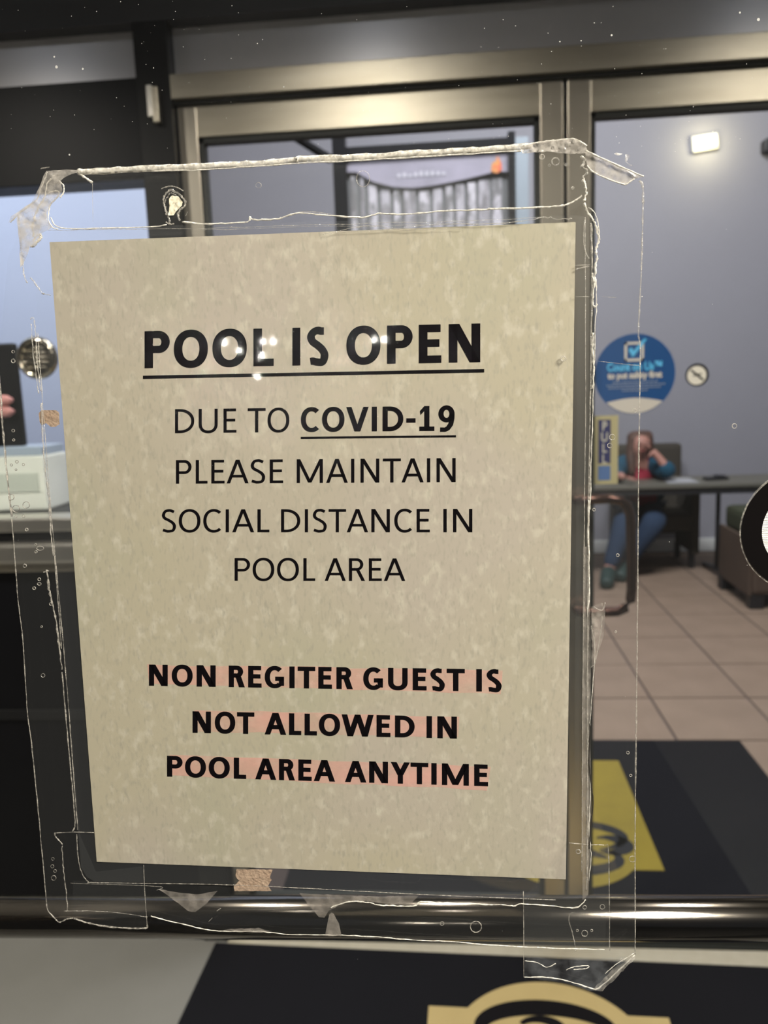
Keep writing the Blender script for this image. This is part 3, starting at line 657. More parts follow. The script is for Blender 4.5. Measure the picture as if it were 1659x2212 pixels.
# --- lettering: plain humanist capitals drawn stroke by stroke (cap height 1)
def glyph(ch, t):
    """returns advance, list of polygons/ribbons in cap-height units; t = stem width"""
    P_, rb = [], []
    h = t * .86
    def bar(x0, x1, y0, y1): P_.append([(x0, y0), (x1, y0), (x1, y1), (x0, y1)])
    def dia(xa, ya, xb, yb, w): P_.append([(xa, ya), (xa + w, ya), (xb + w, yb), (xb, yb)])
    def arc(cx, cy, rx, ry, a0, a1, n=28, wx=None, wy=None, p=2.0):
        wx = wx or t; wy = wy or h; O, I = [], []
        for k in range(n + 1):
            a = R(a0 + (a1 - a0) * k / n); c_, s_ = math.cos(a), math.sin(a)
            e = 2.0 / p; cc, ss = math.copysign(abs(c_) ** e, c_), math.copysign(abs(s_) ** e, s_)
            O.append((cx + rx * cc, cy + ry * ss)); I.append((cx + (rx - wx) * cc, cy + (ry - wy) * ss))
        for k in range(n): P_.append([O[k], O[k + 1], I[k + 1], I[k]])
    def path(pts, w0, w1=None):
        n = len(pts)
        L, Q = [], []
        for i, q in enumerate(pts):
            a = Vector(pts[max(i - 1, 0)]); b_ = Vector(pts[min(i + 1, n - 1)]); d = (b_ - a).normalized(); nn = Vector((-d.y, d.x))
            k = abs(d.x); w = (t * (1 - k) + h * k)
            L.append((q[0] + nn.x * w / 2, q[1] + nn.y * w / 2)); Q.append((q[0] - nn.x * w / 2, q[1] - nn.y * w / 2))
        for i in range(n - 1): P_.append([L[i], L[i + 1], Q[i + 1], Q[i]])
    s = .13 if t < .15 else .115              # side bearing of a stem
    if ch == ' ': return .35, []
    if ch == 'P':
        w = .60 + t * .35; bar(s, s + t, 0, 1); r_ = .285 + t * .06; cy = 1 - r_; x = s + w - r_
        bar(s + t, x, 1 - h, 1); bar(s + t, x, 1 - 2 * r_, 1 - 2 * r_ + h); arc(x, cy, r_, r_, -90, 90); return s + w + .05, P_
    if ch == 'R':
        w = .58 + t * .35; bar(s, s + t, 0, 1); r_ = .265 + t * .05; cy = 1 - r_; x = s + w - r_ - .02
        bar(s + t, x, 1 - h, 1); bar(s + t, x, 1 - 2 * r_, 1 - 2 * r_ + h); arc(x, cy, r_, r_, -90, 90)
        dia(s + w + .06 - t * 1.15, 0, x - t * .35, 1 - 2 * r_ + h * .4, t * 1.12); return s + w + .09, P_
    if ch == 'B': return .8, P_
    if ch == 'O' or ch == 'Q':
        w = .88 + t * .15; arc(.06 + w / 2, .5, w / 2, .515, 0, 360, 56, p=2.15); return w + .12, P_
    if ch == 'C' or ch == 'G':
        w = .86 + t * .1; cx_ = .06 + w / 2
        if ch == 'C':
            arc(cx_, .5, w / 2, .515, 48, 312, 44, p=2.15); return .06 + w * .87 + .04, P_
        arc(cx_, .5, w / 2, .515, 46, 309, 44, p=2.15); xg = cx_ + w * .335
        bar(xg - t / 2, xg + t / 2, .10, .52); bar(cx_ + .02, xg + t / 2, .52 - h, .52); return xg + t / 2 + .12, P_
    if ch == 'D':
        w = .80 + t * .15; bar(s, s + t, 0, 1); x = s + t + .08; rx = w - t - .08
        bar(s + t, x, 1 - h, 1); bar(s + t, x, 0, h); arc(x, .5, rx, .5, -90, 90, 36, p=2.1); return s + w + .07, P_
    if ch == 'E':
        w = .48 + t * .5; bar(s, s + t, 0, 1); bar(s + t, s + w, 0, h); bar(s + t, s + w - .02, 1 - h, 1); bar(s + t, s + w - .05, .52 - h / 2, .52 + h / 2); return s + w + .08, P_
    if ch == 'L':
        w = .42 + t * .5; bar(s, s + t, 0, 1); bar(s + t, s + w, 0, h); return s + w + .03, P_
    if ch == 'I': bar(s, s + t, 0, 1); return 2 * s + t, P_
    if ch == 'T':
        w = .70 + t * .3; bar(.02, .02 + w, 1 - h, 1); bar(.02 + w / 2 - t / 2, .02 + w / 2 + t / 2, 0, 1 - h); return w + .04, P_
    if ch == 'N':
        w = .70 + t * .55; bar(s, s + t, 0, 1); bar(s + w - t, s + w, 0, 1); dia(s + w - t * 1.22, 0, s, 1, t * 1.22); return w + 2 * s, P_
    if ch == 'M':
        w = 1.0 + t * .7; bar(s, s + t, 0, 1); bar(s + w - t, s + w, 0, 1); m_ = s + w / 2
        dia(m_ - t * .55, 0.02, s, 1, t * 1.1); dia(m_ - t * .55, 0.02, s + w - t * 1.1, 1, t * 1.1); return w + 2 * s, P_
    if ch == 'A':
        w = .84 + t * .45; m_ = .01 + w / 2; q = t * 1.06
        dia(.01, 0, m_ - q * .55, 1, q); dia(.01 + w - q, 0, m_ - q * .45, 1, q); bar(.01 + w * .22, .01 + w * .78, .25, .25 + h); return w + .02, P_
    if ch == 'V':
        w = .82 + t * .45; m_ = .01 + w / 2; q = t * 1.06
        dia(m_ - q * .55, 0, .01, 1, q); dia(m_ - q * .45, 0, .01 + w - q, 1, q); return w + .02, P_
    if ch == 'W':
        w = 1.26 + t * .5; q = t * 1.05; a_ = .01 + w * .27; b_ = .01 + w * .73; m_ = .01 + w / 2
        dia(a_ - q * .5, 0, .01, 1, q); dia(a_ - q * .5, 0, m_ - q * .5, 1, q); dia(b_ - q * .5, 0, m_ - q * .5, 1, q); dia(b_ - q * .5, 0, .01 + w - q, 1, q); return w + .02, P_
    if ch == 'Y':
        w = .74 + t * .4; q = t * 1.1; m_ = .01 + w / 2; bar(m_ - t / 2, m_ + t / 2, 0, .42); dia(m_ - q / 2, .40, .01, 1, q); dia(m_ - q / 2, .40, .01 + w - q, 1, q); return w + .02, P_
    if ch == 'U':
        w = .76 + t * .35; bar(s - .01, s - .01 + t, .36, 1); bar(s - .01 + w - t, s - .01 + w, .36, 1); arc(s - .01 + w / 2, .36, w / 2, .375, 180, 360, 32, p=2.2); return w + 2 * s - .02, P_
    if ch == 'S':
        w = .56 + t * .3; x0_ = .07; k = h / 2; L_, R_ = x0_ + t / 2, x0_ + w - t / 2; m_ = (L_ + R_) / 2
        ctrl = [(R_ - .02, .895 + .0), (R_ - .12, .985 - k + .01), (m_ + .02, 1.015 - k), (L_ + .09, .975 - k), (L_ + .01, .76), (L_ + .06, .625), (m_, .525), (R_ - .07, .41), (R_, .265), (R_ - .06, .085), (m_ - .03, -.015 + k), (L_ + .07, .03 + k * .8), (L_ - .01, .10)]
        pts = []
        for i in range(len(ctrl) - 1):
            p0, p1, p2, p3 = [Vector(ctrl[min(max(j, 0), len(ctrl) - 1)]) for j in (i - 1, i, i + 1, i + 2)]
            for q in range(5):
                u = q / 5; pts.append(tuple(.5 * ((2 * p1) + (-p0 + p2) * u + (2 * p0 - 5 * p1 + 4 * p2 - p3) * u * u + (-p0 + 3 * p1 - 3 * p2 + p3) * u ** 3)))
        pts.append(ctrl[-1]); path(pts, t); return x0_ + w + .06, P_
    if ch == '-': bar(.05, .05 + .37, .34, .34 + h); return .47, P_
    if ch == '1':
        w = .60; m_ = .40; bar(m_ - t / 2, m_ + t / 2, 0, 1); bar(.10, .70, 0, h); P_.append([(m_ - t / 2, 1), (.12, .80), (.12 + .03, .80 - h * .9), (m_ - t / 2, 1 - h * 1.15)]); return .78, P_
    if ch == '9':
        w = .62 + t * .1; cx_ = .08 + w / 2; arc(cx_, .68, w / 2, .34, 0, 360, 40)
        pts = [(.08 + w - t / 2, .68), (.08 + w - t / 2 - .005, .48), (.08 + w - t / 2 - .05, .26), (.08 + w - t / 2 - .16, .10), (.08 + .26, .045), (.15, .05)]
        q_ = []
        for i in range(len(pts) - 1):
            for u in range(4): q_.append(tuple(Vector(pts[i]).lerp(Vector(pts[i + 1]), u / 4)))
        q_.append(pts[-1]); path(q_, t); return .78, P_
    return .5, P_
def word(txt, t, xl, ytl, ybl, xr, ytr, ybr):
    """ink of a word between the photo's left and right ends, cap top and baseline at each end"""
    polys, x = [], 0
    for ch in txt:
        adv, pl = glyph(ch, t); polys += [[(a + x, b_) for a, b_ in p_] for p_ in pl]; x += adv
    lo = min(a for p_ in polys for a, _ in p_); hi = max(a for p_ in polys for a, _ in p_)
    BL, BR, TL, TR = Vector(uv(xl, ybl)), Vector(uv(xr, ybr)), Vector(uv(xl, ytl)), Vector(uv(xr, ytr))
    bm = bmesh.new()
    for p_ in polys:
        vs = []
        for a, b_ in p_:
            k = (a - lo) / (hi - lo); q = BL.lerp(BR, k); q2 = TL.lerp(TR, k); q3 = q.lerp(q2, b_); vs.append(bm.verts.new(NP(q3.x, q3.y, .00008)))
        bm.faces.new(vs)
    for f in bm.faces:
        f.normal_update()
        if f.normal.dot(PN) < 0: f.normal_flip()
    from_bm('lettering', bm, m_ink, note)
def line(words, t, sc_, ox, oy, L_, Rr_):
    """L_, Rr_: (x, top, bottom) at the line's ends in the zoomed crop; words: (text, x0, x1)"""
    f_ = lambda x: (x - L_[0]) / (Rr_[0] - L_[0])
    for w_, a, b_ in words:
        ya, yb = [(L_[1] + (Rr_[1] - L_[1]) * f_(v), L_[2] + (Rr_[2] - L_[2]) * f_(v)) for v in (a, b_)]
        word(w_, t, ox + a / sc_, oy + ya[0] / sc_, oy + ya[1] / sc_, ox + b_ / sc_, oy + yb[0] / sc_, oy + yb[1] / sc_)
def underline(x0, yt0, yb0, x1, yt1, yb1):
    bm = bmesh.new(); bm.faces.new([bm.verts.new(N(x, y, .00008)) for x, y in ((x0, yb0), (x1, yb1), (x1, yt1), (x0, yt0))]); from_bm('underline', bm, m_ink, note)
TB, TRg = .228, .13
line([('POOL', 48, 641), ('IS', 727, 893), ('OPEN', 975, 1590)], TB, 2.127, 290, 660, (48, 118, 288), (1590, 82, 260))
underline(309, 811.5, 818.5, 1046, 797, 804.5)
line([('DUE', 188, 470), ('TO', 522, 713)], TRg, 2.127, 290, 660, (188, 476, 586), (1472, 461, 575))
line([('COVID-19', 766, 1472)], .205, 2.127, 290, 660, (188, 476, 584), (1472, 460, 575))
underline(650, 943.5, 948, 985, 940, 944.5)
line([('PLEASE', 113, 632), ('MAINTAIN', 698, 1467)], TRg, 2.242, 330, 960, (113, 76, 190), (1467, 66, 182))
line([('SOCIAL', 45, 565), ('DISTANCE', 622, 1342), ('IN', 1408, 1548)], TRg, 2.242, 330, 960, (45, 315, 425), (1548, 312, 425))
line([('POOL', 397, 787), ('AREA', 833, 1223)], TRg, 2.242, 330, 960, (397, 550, 660), (1223, 552, 661))
line([('NON', 45, 340), ('REGITER', 398, 947), ('GUEST', 993, 1442), ('IS', 1493, 1605)], TB, 2.048, 300, 1400, (45, 72, 166), (1603, 94, 193))
line([('NOT', 238, 511), ('ALLOWED', 557, 1220), ('IN', 1273, 1407)], TB, 2.048, 300, 1400, (238, 279, 374), (1407, 303, 400))
line([('POOL', 125, 475), ('AREA', 515, 868), ('ANYTIME', 912, 1545)], TB, 2.048, 300, 1400, (125, 476, 568), (1545, 515, 611))

# pink highlighter bands, uneven
m_hl = bpy.data.materials.new('pink_highlighter'); m_hl.use_nodes = True; nt = m_hl.node_tree; nt.nodes.clear()
out = nt.nodes.new('ShaderNodeOutputMaterial'); tr = nt.nodes.new('ShaderNodeBsdfTransparent'); df = nt.nodes.new('ShaderNodeBsdfDiffuse'); df.inputs[0].default_value = (.98, .52, .44, 1)
mx = nt.nodes.new('ShaderNodeMixShader'); tc = nt.nodes.new('ShaderNodeTexCoord'); n_ = nt.nodes.new('ShaderNodeTexNoise'); n_.inputs['Scale'].default_value = 42; n_.inputs['Detail'].default_value = 3
mp = nt.nodes.new('ShaderNodeMapping'); mp.inputs['Scale'].default_value = (1, 1, 2.2)
mr = nt.nodes.new('ShaderNodeMapRange'); mr.inputs['From Min'].default_value = .3; mr.inputs['From Max'].default_value = .75; mr.inputs['To Min'].default_value = .15; mr.inputs['To Max'].default_value = .60
nt.links.new(tc.outputs['Object'], mp.inputs[0]); nt.links.new(mp.outputs[0], n_.inputs['Vector']); nt.links.new(n_.outputs['Fac'], mr.inputs[0]); nt.links.new(mr.outputs[0], mx.inputs[0])
nt.links.new(tr.outputs[0], mx.inputs[1]); nt.links.new(df.outputs[0], mx.inputs[2]); nt.links.new(mx.outputs[0], out.inputs[0])
def band(pts_top, pts_bot):
    bm = bmesh.new(); n = len(pts_top)
    T_ = [bm.verts.new(N(x, y, .00004)) for x, y in pts_top]; B_ = [bm.verts.new(N(x, y, .00004)) for x, y in pts_bot]
    for i in range(n - 1): bm.faces.new((B_[i], B_[i + 1], T_[i + 1], T_[i]))
    from_bm('highlighter_band', bm, m_hl, note, label='uneven pink highlighter stroke')
def wob(x0, y0, x1, y1, n, a): return [(x0 + (x1 - x0) * k / n, y0 + (y1 - y0) * k / n + random.uniform(-a, a)) for k in range(n + 1)]
band(wob(318, 1436, 1086, 1447, 14, 2), wob(322, 1478, 1082, 1498, 14, 2))
band(wob(420, 1534, 992, 1549, 12, 2), wob(418, 1580, 990, 1592, 12, 2))
band(wob(366, 1630, 1060, 1655, 14, 2), wob(368, 1676, 1052, 1706, 14, 2))

# --- laminating pouch (slightly larger than the sheet) with its sealed rim
pouch = [(75, 506), (180, 497), (400, 486), (640, 480), (900, 474), (1150, 469), (1238, 464), (1262, 468), (1274, 482), (1276, 520), (1276, 700), (1274, 900), (1271, 1100), (1269, 1300), (1268, 1500), (1268, 1700), (1268, 1900), (1262, 1932), (1245, 1942), (1200, 1941), (1020, 1934), (830, 1925), (600, 1913), (435, 1907), (250, 1904), (205, 1903), (188, 1893), (176, 1872), (170, 1800), (163, 1700), (150, 1520), (138, 1380), (126, 1250), (114, 1120), (103, 980), (94, 860), (84, 720), (74, 580), (70, 530)]
bm = bmesh.new(); es_ = []
for loop_ in ([N(x, y, .0004) for x, y in pouch], [NP(u, v, .0004) for u, v in ((-W2, -H2), (W2, -H2), (W2, H2), (-W2, H2))]):
    vs_ = [bm.verts.new(p_) for p_ in loop_]; es_ += [bm.edges.new((vs_[i], vs_[(i + 1) % len(vs_)])) for i in range(len(vs_))]
bmesh.ops.triangle_fill(bm, edges=es_, use_beauty=True); bmesh.ops.recalc_face_normals(bm, faces=bm.faces)
from_bm('laminate_pouch', bm, m_pouch, note, label='clear plastic pouch around the sheet')
bm = bmesh.new(); bm.faces.new([bm.verts.new(NP(u, v, .0006)) for u, v in ((-W2, -H2), (W2, -H2), (W2, H2), (-W2, H2))])
from_bm('laminate_front', bm, m_gloss, note, label='finely rippled glossy face of the pouch')
bm = bmesh.new(); bm.faces.new([bm.verts.new(NP(u, v, .0007)) for u, v in ((-W2, -H2), (W2, -H2), (W2, H2), (-W2, H2))])
from_bm('laminate_gloss', bm, m_gloss2, note)

def smooth_path(pts, n=6, jit=0.0):
    o_ = []
    for i in range(len(pts) - 1):
        p0, p1, p2, p3 = [Vector(pts[min(max(j, 0), len(pts) - 1)]) for j in (i - 1, i, i + 1, i + 2)]
        for q in range(n):
            u = q / n; v = .5 * ((2 * p1) + (-p0 + p2) * u + (2 * p0 - 5 * p1 + 4 * p2 - p3) * u * u + (-p0 + 3 * p1 - 3 * p2 + p3) * u ** 3)
            o_.append(v + Vector((random.uniform(-jit, jit), random.uniform(-jit, jit))))
    o_.append(Vector(pts[-1])); return o_
PX = .2159 / 1137                            # metres per photo pixel on the notice plane
def bead(bm, pts, wpx, off=.0010, jit=.4, wj=.35, n=6, straight=False):
    if straight:
        q = []
        for i in range(len(pts) - 1):
            L_ = math.dist(pts[i], pts[i + 1]); m_ = max(2, int(L_ / 14))
            for k in range(m_): q.append(Vector(pts[i]).lerp(Vector(pts[i + 1]), k / m_) + Vector((random.uniform(-jit, jit), random.uniform(-jit, jit))))
        q.append(Vector(pts[-1]))
    else: q = smooth_path(pts, n, jit)
    L3 = [N(p_.x, p_.y, off) for p_ in q]
    btube(bm, L3, [max(.25, wpx * (1 + random.uniform(-wj, wj))) * PX / 2 for _ in q], 6, up=PN, flat=.7)
def rim(name, groups, m_, parent, **kw):
    bm = bmesh.new()
    for g_ in groups: bead(bm, *g_[:2], **(g_[2] if len(g_) > 2 else {}))
    return from_bm(name, bm, m_, parent, True, **kw)
def sheet(name, pts, m_, parent=None, off=.0009, crumple=0.0, cell=10, **kw):
    """film cut to an outline; crumple lifts it in small random folds (metres)"""
    bm = bmesh.new(); P2_ = [Vector(uv(x, y)) for x, y in pts]
    vs = [bm.verts.new((p_.x, p_.y, 0)) for p_ in P2_]
    es = [bm.edges.new((vs[i], vs[(i + 1) % len(vs)])) for i in range(len(vs))]
    bmesh.ops.triangle_fill(bm, edges=es, use_beauty=True)
    if crumple:
        for _ in range(6):
            long_ = [e for e in bm.edges if e.calc_length() > cell * PX]
            if not long_: break
            bmesh.ops.subdivide_edges(bm, edges=long_, cuts=1); bmesh.ops.triangulate(bm, faces=bm.faces[:])
    for v in bm.verts:
        z = off + (random.random() * crumple if crumple else 0); v.co = NP(v.co.x, v.co.y, z)
    bmesh.ops.recalc_face_normals(bm, faces=bm.faces)
    return from_bm(name, bm, m_, parent, bool(crumple), **kw)
rim('pouch_rim', [([(1276, 482), (1278, 560), (1277, 700), (1274, 900), (1271, 1100), (1269, 1300), (1268, 1500), (1268, 1700), (1268, 1860), (1266, 1920)], 4.0, dict(jit=.6)),
                  ([(1263, 470), (1264, 700), (1264, 900), (1262, 1100), (1260, 1300), (1258, 1500), (1257, 1700), (1256, 1880)], 2.0, dict(jit=.4)),
                  ([(84, 720), (94, 860), (103, 980), (114, 1120), (126, 1250), (138, 1380), (150, 1520), (163, 1700), (170, 1790)], 2.2, {}),
                  ([(168, 1800), (171, 1850), (178, 1880), (192, 1901), (215, 1904), (435, 1907), (600, 1913), (830, 1925), (1020, 1934), (1200, 1941)], 2.0, {})], m_edge_dim, note)

_b = sheet('sealed_band', [(1259, 1180), (1272, 1180), (1276, 1400), (1274, 1600), (1277, 1760), (1270, 1930), (1258, 1942), (1256, 1700), (1258, 1400)], m_wedge, note, .0009)
rim('wavy_seam', [([(1274, 1560), (1272, 1640), (1276, 1690), (1280, 1730), (1275, 1790), (1272, 1830)], 2.2, dict(off=.0012))], mat('seam_dark', (.03, .025, .02), .5), note)
# --- packing tape strips, each its own thing
def tape(label, pts, mat_=None, off=.0012):
    o = sheet('packing_tape', pts, mat_ or m_film, None, off); return tagp(o, label=label, cat='tape', group='clear packing tape around the notice')
topT = tape('clear tape strip along the top of the notice, with a rolled upper edge', [(105, 374), (175, 368), (300, 364), (480, 357), (640, 345), (760, 340), (930, 330), (1100, 320), (1190, 310), (1240, 312), (1266, 334), (1270, 390), (1262, 436), (1248, 449), (1200, 480), (900, 492), (600, 503), (300, 512), (120, 520), (108, 440)])
rim('rolled_edge', [([(170, 372), (220, 371), (300, 366), (400, 363), (480, 358), (560, 354), (640, 347), (650, 345), (760, 342), (850, 336), (930, 331), (1020, 326), (1100, 321), (1150, 316)], 13, dict(jit=.7, wj=.15)),
                    ([(330, 372), (420, 370), (520, 364), (640, 356), (760, 350), (900, 342), (1040, 334), (1130, 328)], 3, dict(jit=.8, off=.0017)),
                    ([(1130, 318), (1160, 311), (1200, 306), (1235, 303), (1250, 308), (1266, 318)], 4, dict(off=.0016))], m_edge, topT, label='whitish rolled-over edge')
sheet('folded_corner', [(1120, 322), (1160, 310), (1200, 305), (1236, 303), (1264, 318), (1268, 334), (1230, 336), (1180, 331), (1128, 335)], m_milk, topT, .0015, .0012, 8)
rim('lower_edge', [([(112, 470), (122, 488), (150, 495), (220, 494), (330, 491), (362, 486)], 2.6, {}),
                   ([(395, 480), (440, 485), (480, 484), (536, 480), (541, 470), (552, 476), (600, 474), (620, 468), (655, 461), (700, 466), (760, 470), (790, 470), (815, 463), (830, 463), (880, 464), (960, 457), (1050, 454), (1060, 452), (1150, 450), (1200, 447), (1225, 443), (1245, 432), (1256, 424)], 3.6, dict(jit=.7))], m_edge, topT)
rim('crease', [([(620, 470), (650, 459), (690, 460), (730, 468)], 1.5, {}), ([(105, 498), (400, 495), (640, 488), (820, 483), (1000, 479), (1180, 470)], 1.2, dict(jit=1.2)),
               ([(730, 500), (800, 490), (860, 494), (960, 484), (1060, 485), (1140, 478), (1180, 470), (1200, 474), (1235, 474)], 1.6, dict(jit=2.0)),
               ([(440, 498), (640, 492), (900, 487), (1100, 482)], 1.0, dict(jit=1.5)), ([(700, 507), (760, 500), (900, 497), (1000, 494)], 1.4, dict(jit=1.5)),
               ([(202, 398), (203, 480)], 1.0, dict(jit=.2)), ([(110, 362), (90, 366)], 2, {})], m_edge_dim, topT)
rim('folded_flap_edge', [([(168, 373), (186, 385), (202, 396)], 6, dict(jit=.3))], m_edge, topT)
# bubble ring with cream scrap
o = empty('foam_scrap', tuple(N(378, 446, .0012)), label='cream scrap of old mounting foam in a clear bubble, top left above the notice', cat='scrap')
sheet('foam', [(368, 432), (374, 424), (388, 426), (391, 430), (397, 438), (396, 446), (386, 455), (380, 464), (378, 467), (366, 467), (369, 450)], mat('cream_foam', (.92, .86, .66), .7, noise=(900, (.78, .70, .50), .2)), o, .0013, .0006, 6)
rim('bubble_rim', [([(368, 486), (368, 475), (362, 460), (356, 444), (355, 430), (361, 420), (370, 412), (378, 414), (392, 424), (402, 438), (399, 448), (390, 456), (386, 466), (390, 478)], 4.2, dict(jit=1.2)),
                   ([(350, 409), (366, 404), (384, 406), (398, 414)], 2.5, {}), ([(402, 468), (408, 458)], 1.5, {}), ([(360, 480), (368, 486), (378, 484)], 2.5, {}), ([(362, 465), (360, 450), (359, 440), (366, 425), (374, 419), (384, 425)], 2.4, dict(jit=1.5, off=.0018))], m_edge_dim, o)

# right strip
rT = tape('clear tape strip down the right side of the notice', [(1262, 340), (1300, 352), (1366, 388), (1384, 400), (1388, 430), (1386, 560), (1381, 680), (1383, 760), (1379, 900), (1377, 1050), (1375, 1300), (1372, 1600), (1371, 1760), (1371, 2058), (1130, 2050), (1131, 1935), (1200, 1930), (1240, 1700), (1244, 1000), (1246, 480), (1262, 440)])
rim('outer_edge', [([(1380, 392), (1387, 402), (1388, 440)], 4.5, {}), ([(1388, 440), (1385, 560), (1381, 650), (1378, 720), (1382, 760), (1380, 900), (1378, 1050), (1376, 1300), (1373, 1600), (1371, 1760), (1371, 1900), (1371, 2058)], 3.2, dict(jit=.3))], m_edge_dim, rT)
sheet('curled_flap', [(1262, 331), (1290, 344), (1386, 386), (1368, 390), (1349, 402), (1338, 400), (1300, 386), (1277, 374), (1266, 362)], m_milk, rT, .0022, .0006, 16, label='whitish flap curled away from the glass')
rim('flap_edge', [([(1262, 331), (1290, 344), (1330, 362), (1386, 386)], 3.6, dict(off=.0034, jit=.3)), ([(1266, 362), (1277, 374), (1300, 386), (1338, 400), (1349, 402), (1358, 396), (1367, 390)], 3.0, dict(off=.0026)),], m_edge, rT)
rim('crumpled_ridge', [([(1256, 340), (1262, 350), (1256, 362), (1268, 372), (1260, 384), (1262, 400), (1266, 420), (1260, 436)], 5, dict(jit=2.0, wj=.6)),
                       ([(1262, 440), (1266, 456), (1276, 470), (1284, 482), (1289, 500), (1292, 520), (1287, 540), (1288, 560), (1284, 590), (1285, 620)], 4.6, dict(jit=1.4, wj=.5)),
                       ([(1270, 448), (1284, 462), (1290, 478), (1293, 500), (1294, 520)], 2.0, dict(jit=.8)),
                       ([(1278, 590), (1282, 620), (1279, 650), (1283, 664), (1290, 658)], 4.0, dict(jit=1.0, wj=.5)),
                       ([(1286, 600), (1288, 650), (1284, 720), (1283, 780), (1281, 830), (1280, 900), (1276, 1000), (1274, 1100)], 2.2, dict(jit=1.0)),
                       ([(1281, 720), (1279, 760), (1282, 800), (1278, 840)], 3.2, dict(jit=1.2, wj=.6)),
                       ([(1272, 1080), (1270, 1150), (1272, 1250), (1268, 1330)], 3.6, dict(jit=1.0, wj=.5)),
                       ([(1276, 1350), (1284, 1400), (1278, 1500), (1270, 1600)], 1.6, dict(jit=.6)), ([(1270, 1600), (1274, 1700), (1272, 1790), (1276, 1850), (1271, 1900)], 2.0, dict(jit=.8))], m_edge, rT)
rim('crease', [([(1262, 476), (1260, 520), (1264, 545), (1272, 560)], 2.5, {}), ([(1242, 574), (1274, 573)], 1.6, dict(straight=True, jit=.1)), ([(1243, 582), (1258, 579), (1272, 576)], 3.4, dict(jit=.2)),
               ([(1242, 641), (1272, 642)], 1.4, dict(straight=True, jit=.2)), ([(1290, 780), (1340, 786), (1380, 790)], .8, dict(jit=.3)), ([(1300, 642), (1330, 643)], .7, dict(jit=.2)),
               ([(1282, 1310), (1300, 1316), (1306, 1300)], 3, dict(jit=1)), ([(1300, 1330), (1294, 1380), (1284, 1430), (1275, 1440)], 2.4, dict(jit=1))], m_edge_dim, rT)
sheet('crinkle', [(1276, 1308), (1300, 1300), (1306, 1318), (1303, 1370), (1290, 1410), (1276, 1440)], m_wedge, rT, .0014, .0006, 9)
sheet('residue_flake', [(1325, 334), (1330, 331), (1344, 334), (1334, 338)], m_edge, rT, .001); sheet('residue_flake', [(1350, 335), (1362, 336), (1356, 345), (1352, 352), (1366, 359), (1360, 360), (1349, 350)], m_edge_dim, rT, .001)

# lower right end
brT = tape('short clear tape piece at the lower right corner with a crumpled end', [(1130, 1934), (1226, 1820), (1310, 1825), (1314, 1835), (1317, 2052), (1371, 2060), (1290, 2131), (1240, 2124), (1180, 2112), (1131, 2106)], off=.0016)
rim('edge', [([(1130, 1922), (1131, 2000), (1131, 2108)], 1.8, dict(straight=True, jit=.2)), ([(1228, 1818), (1270, 1822), (1305, 1823), (1313, 1830), (1315, 1920), (1316, 2050)], 2.0, dict(jit=.3)),
             ([(1240, 1968), (1230, 1972), (1229, 1990), (1238, 2020), (1243, 2052)], 2.2, {})], m_edge_dim, brT)
sheet('crumpled_end', [(1132, 2058), (1200, 2062), (1310, 2062), (1368, 2058), (1330, 2095), (1292, 2130), (1270, 2130), (1215, 2114), (1132, 2108)], film('crumpled_clear', .05, .04, (.8, .85, .9), bump=.35, bscale=90, ior=1.35, patch=(150, .0, .07)), brT, .0015, .0016, 34, label='crumpled glossy end')
sheet('folded_corner', [(1368, 2056), (1371, 2062), (1340, 2092), (1300, 2132), (1278, 2130), (1320, 2085)], m_crink, brT, .0020, .0010, 10)
rim('torn_edge', [([(1132, 2108), (1180, 2108), (1230, 2117), (1275, 2131), (1292, 2131), (1330, 2098), (1370, 2060)], 3.2, dict(jit=.6)), ([(1133, 2072), (1160, 2076), (1180, 2086), (1200, 2078)], 2, {}),
                  ([(1222, 2092), (1240, 2085), (1270, 2083), (1265, 2089), (1238, 2091)], 2, {}), ([(1306, 2100), (1330, 2080), (1368, 2056)], 2, {})], m_edge, brT)

# bottom strip
bT = tape('clear tape strip along the bottom of the notice, ragged lower edge', [(160, 1899), (320, 1905), (830, 1925), (1130, 1936), (1310, 1940), (1306, 2047), (1130, 2040), (960, 2030), (830, 2022), (700, 2017), (560, 2009), (470, 2004), (400, 1992), (330, 1977), (160, 1982)])
rim('ragged_edge', [([(328, 1976), (345, 1981), (400, 1994), (450, 2006), (500, 2009), (560, 2009), (620, 2015), (700, 2017), (740, 2017), (830, 2022), (900, 2028), (960, 2030), (1060, 2038), (1130, 2042), (1220, 2046), (1305, 2048)], 2.6, dict(jit=.7, wj=.4)),
                    ([(715, 1956), (735, 1948), (765, 1942), (795, 1944), (820, 1950), (850, 1951), (880, 1953), (900, 1950), (907, 1943), (940, 1944), (1000, 1946), (1090, 1950), (1110, 1952), (1125, 1947), (1180, 1950), (1235, 1956), (1252, 1951), (1264, 1938)], 3.0, dict(jit=.8, off=.0018))], m_edge, bT)
rim('crease', [([(140, 1965), (200, 1965), (250, 1968), (320, 1978)], 1.4, {}), ([(155, 1905), (340, 1912), (340, 1920)], 1.0, {}), ([(470, 1965), (478, 1959)], 2, {}), ([(452, 1988), (460, 1980)], 1.2, {})], m_edge_dim, bT)
for pts in ([(345, 1916), (375, 1922), (430, 1928), (472, 1920), (448, 1948), (424, 1966), (408, 1964), (392, 1950)], [(648, 1925), (700, 1928), (820, 1932), (905, 1930), (890, 1946), (850, 1949), (790, 1942), (740, 1948), (712, 1962), (702, 1978), (690, 1976), (672, 1956)],
            [(703, 2017), (712, 1972), (717, 1966), (722, 1970), (733, 1990), (739, 2017)], [(480, 2006), (500, 2002), (560, 2000), (590, 2008), (560, 2010)]):
    sheet('crinkled_wedge', pts, m_wedge, bT, .0013, .0004, 16)

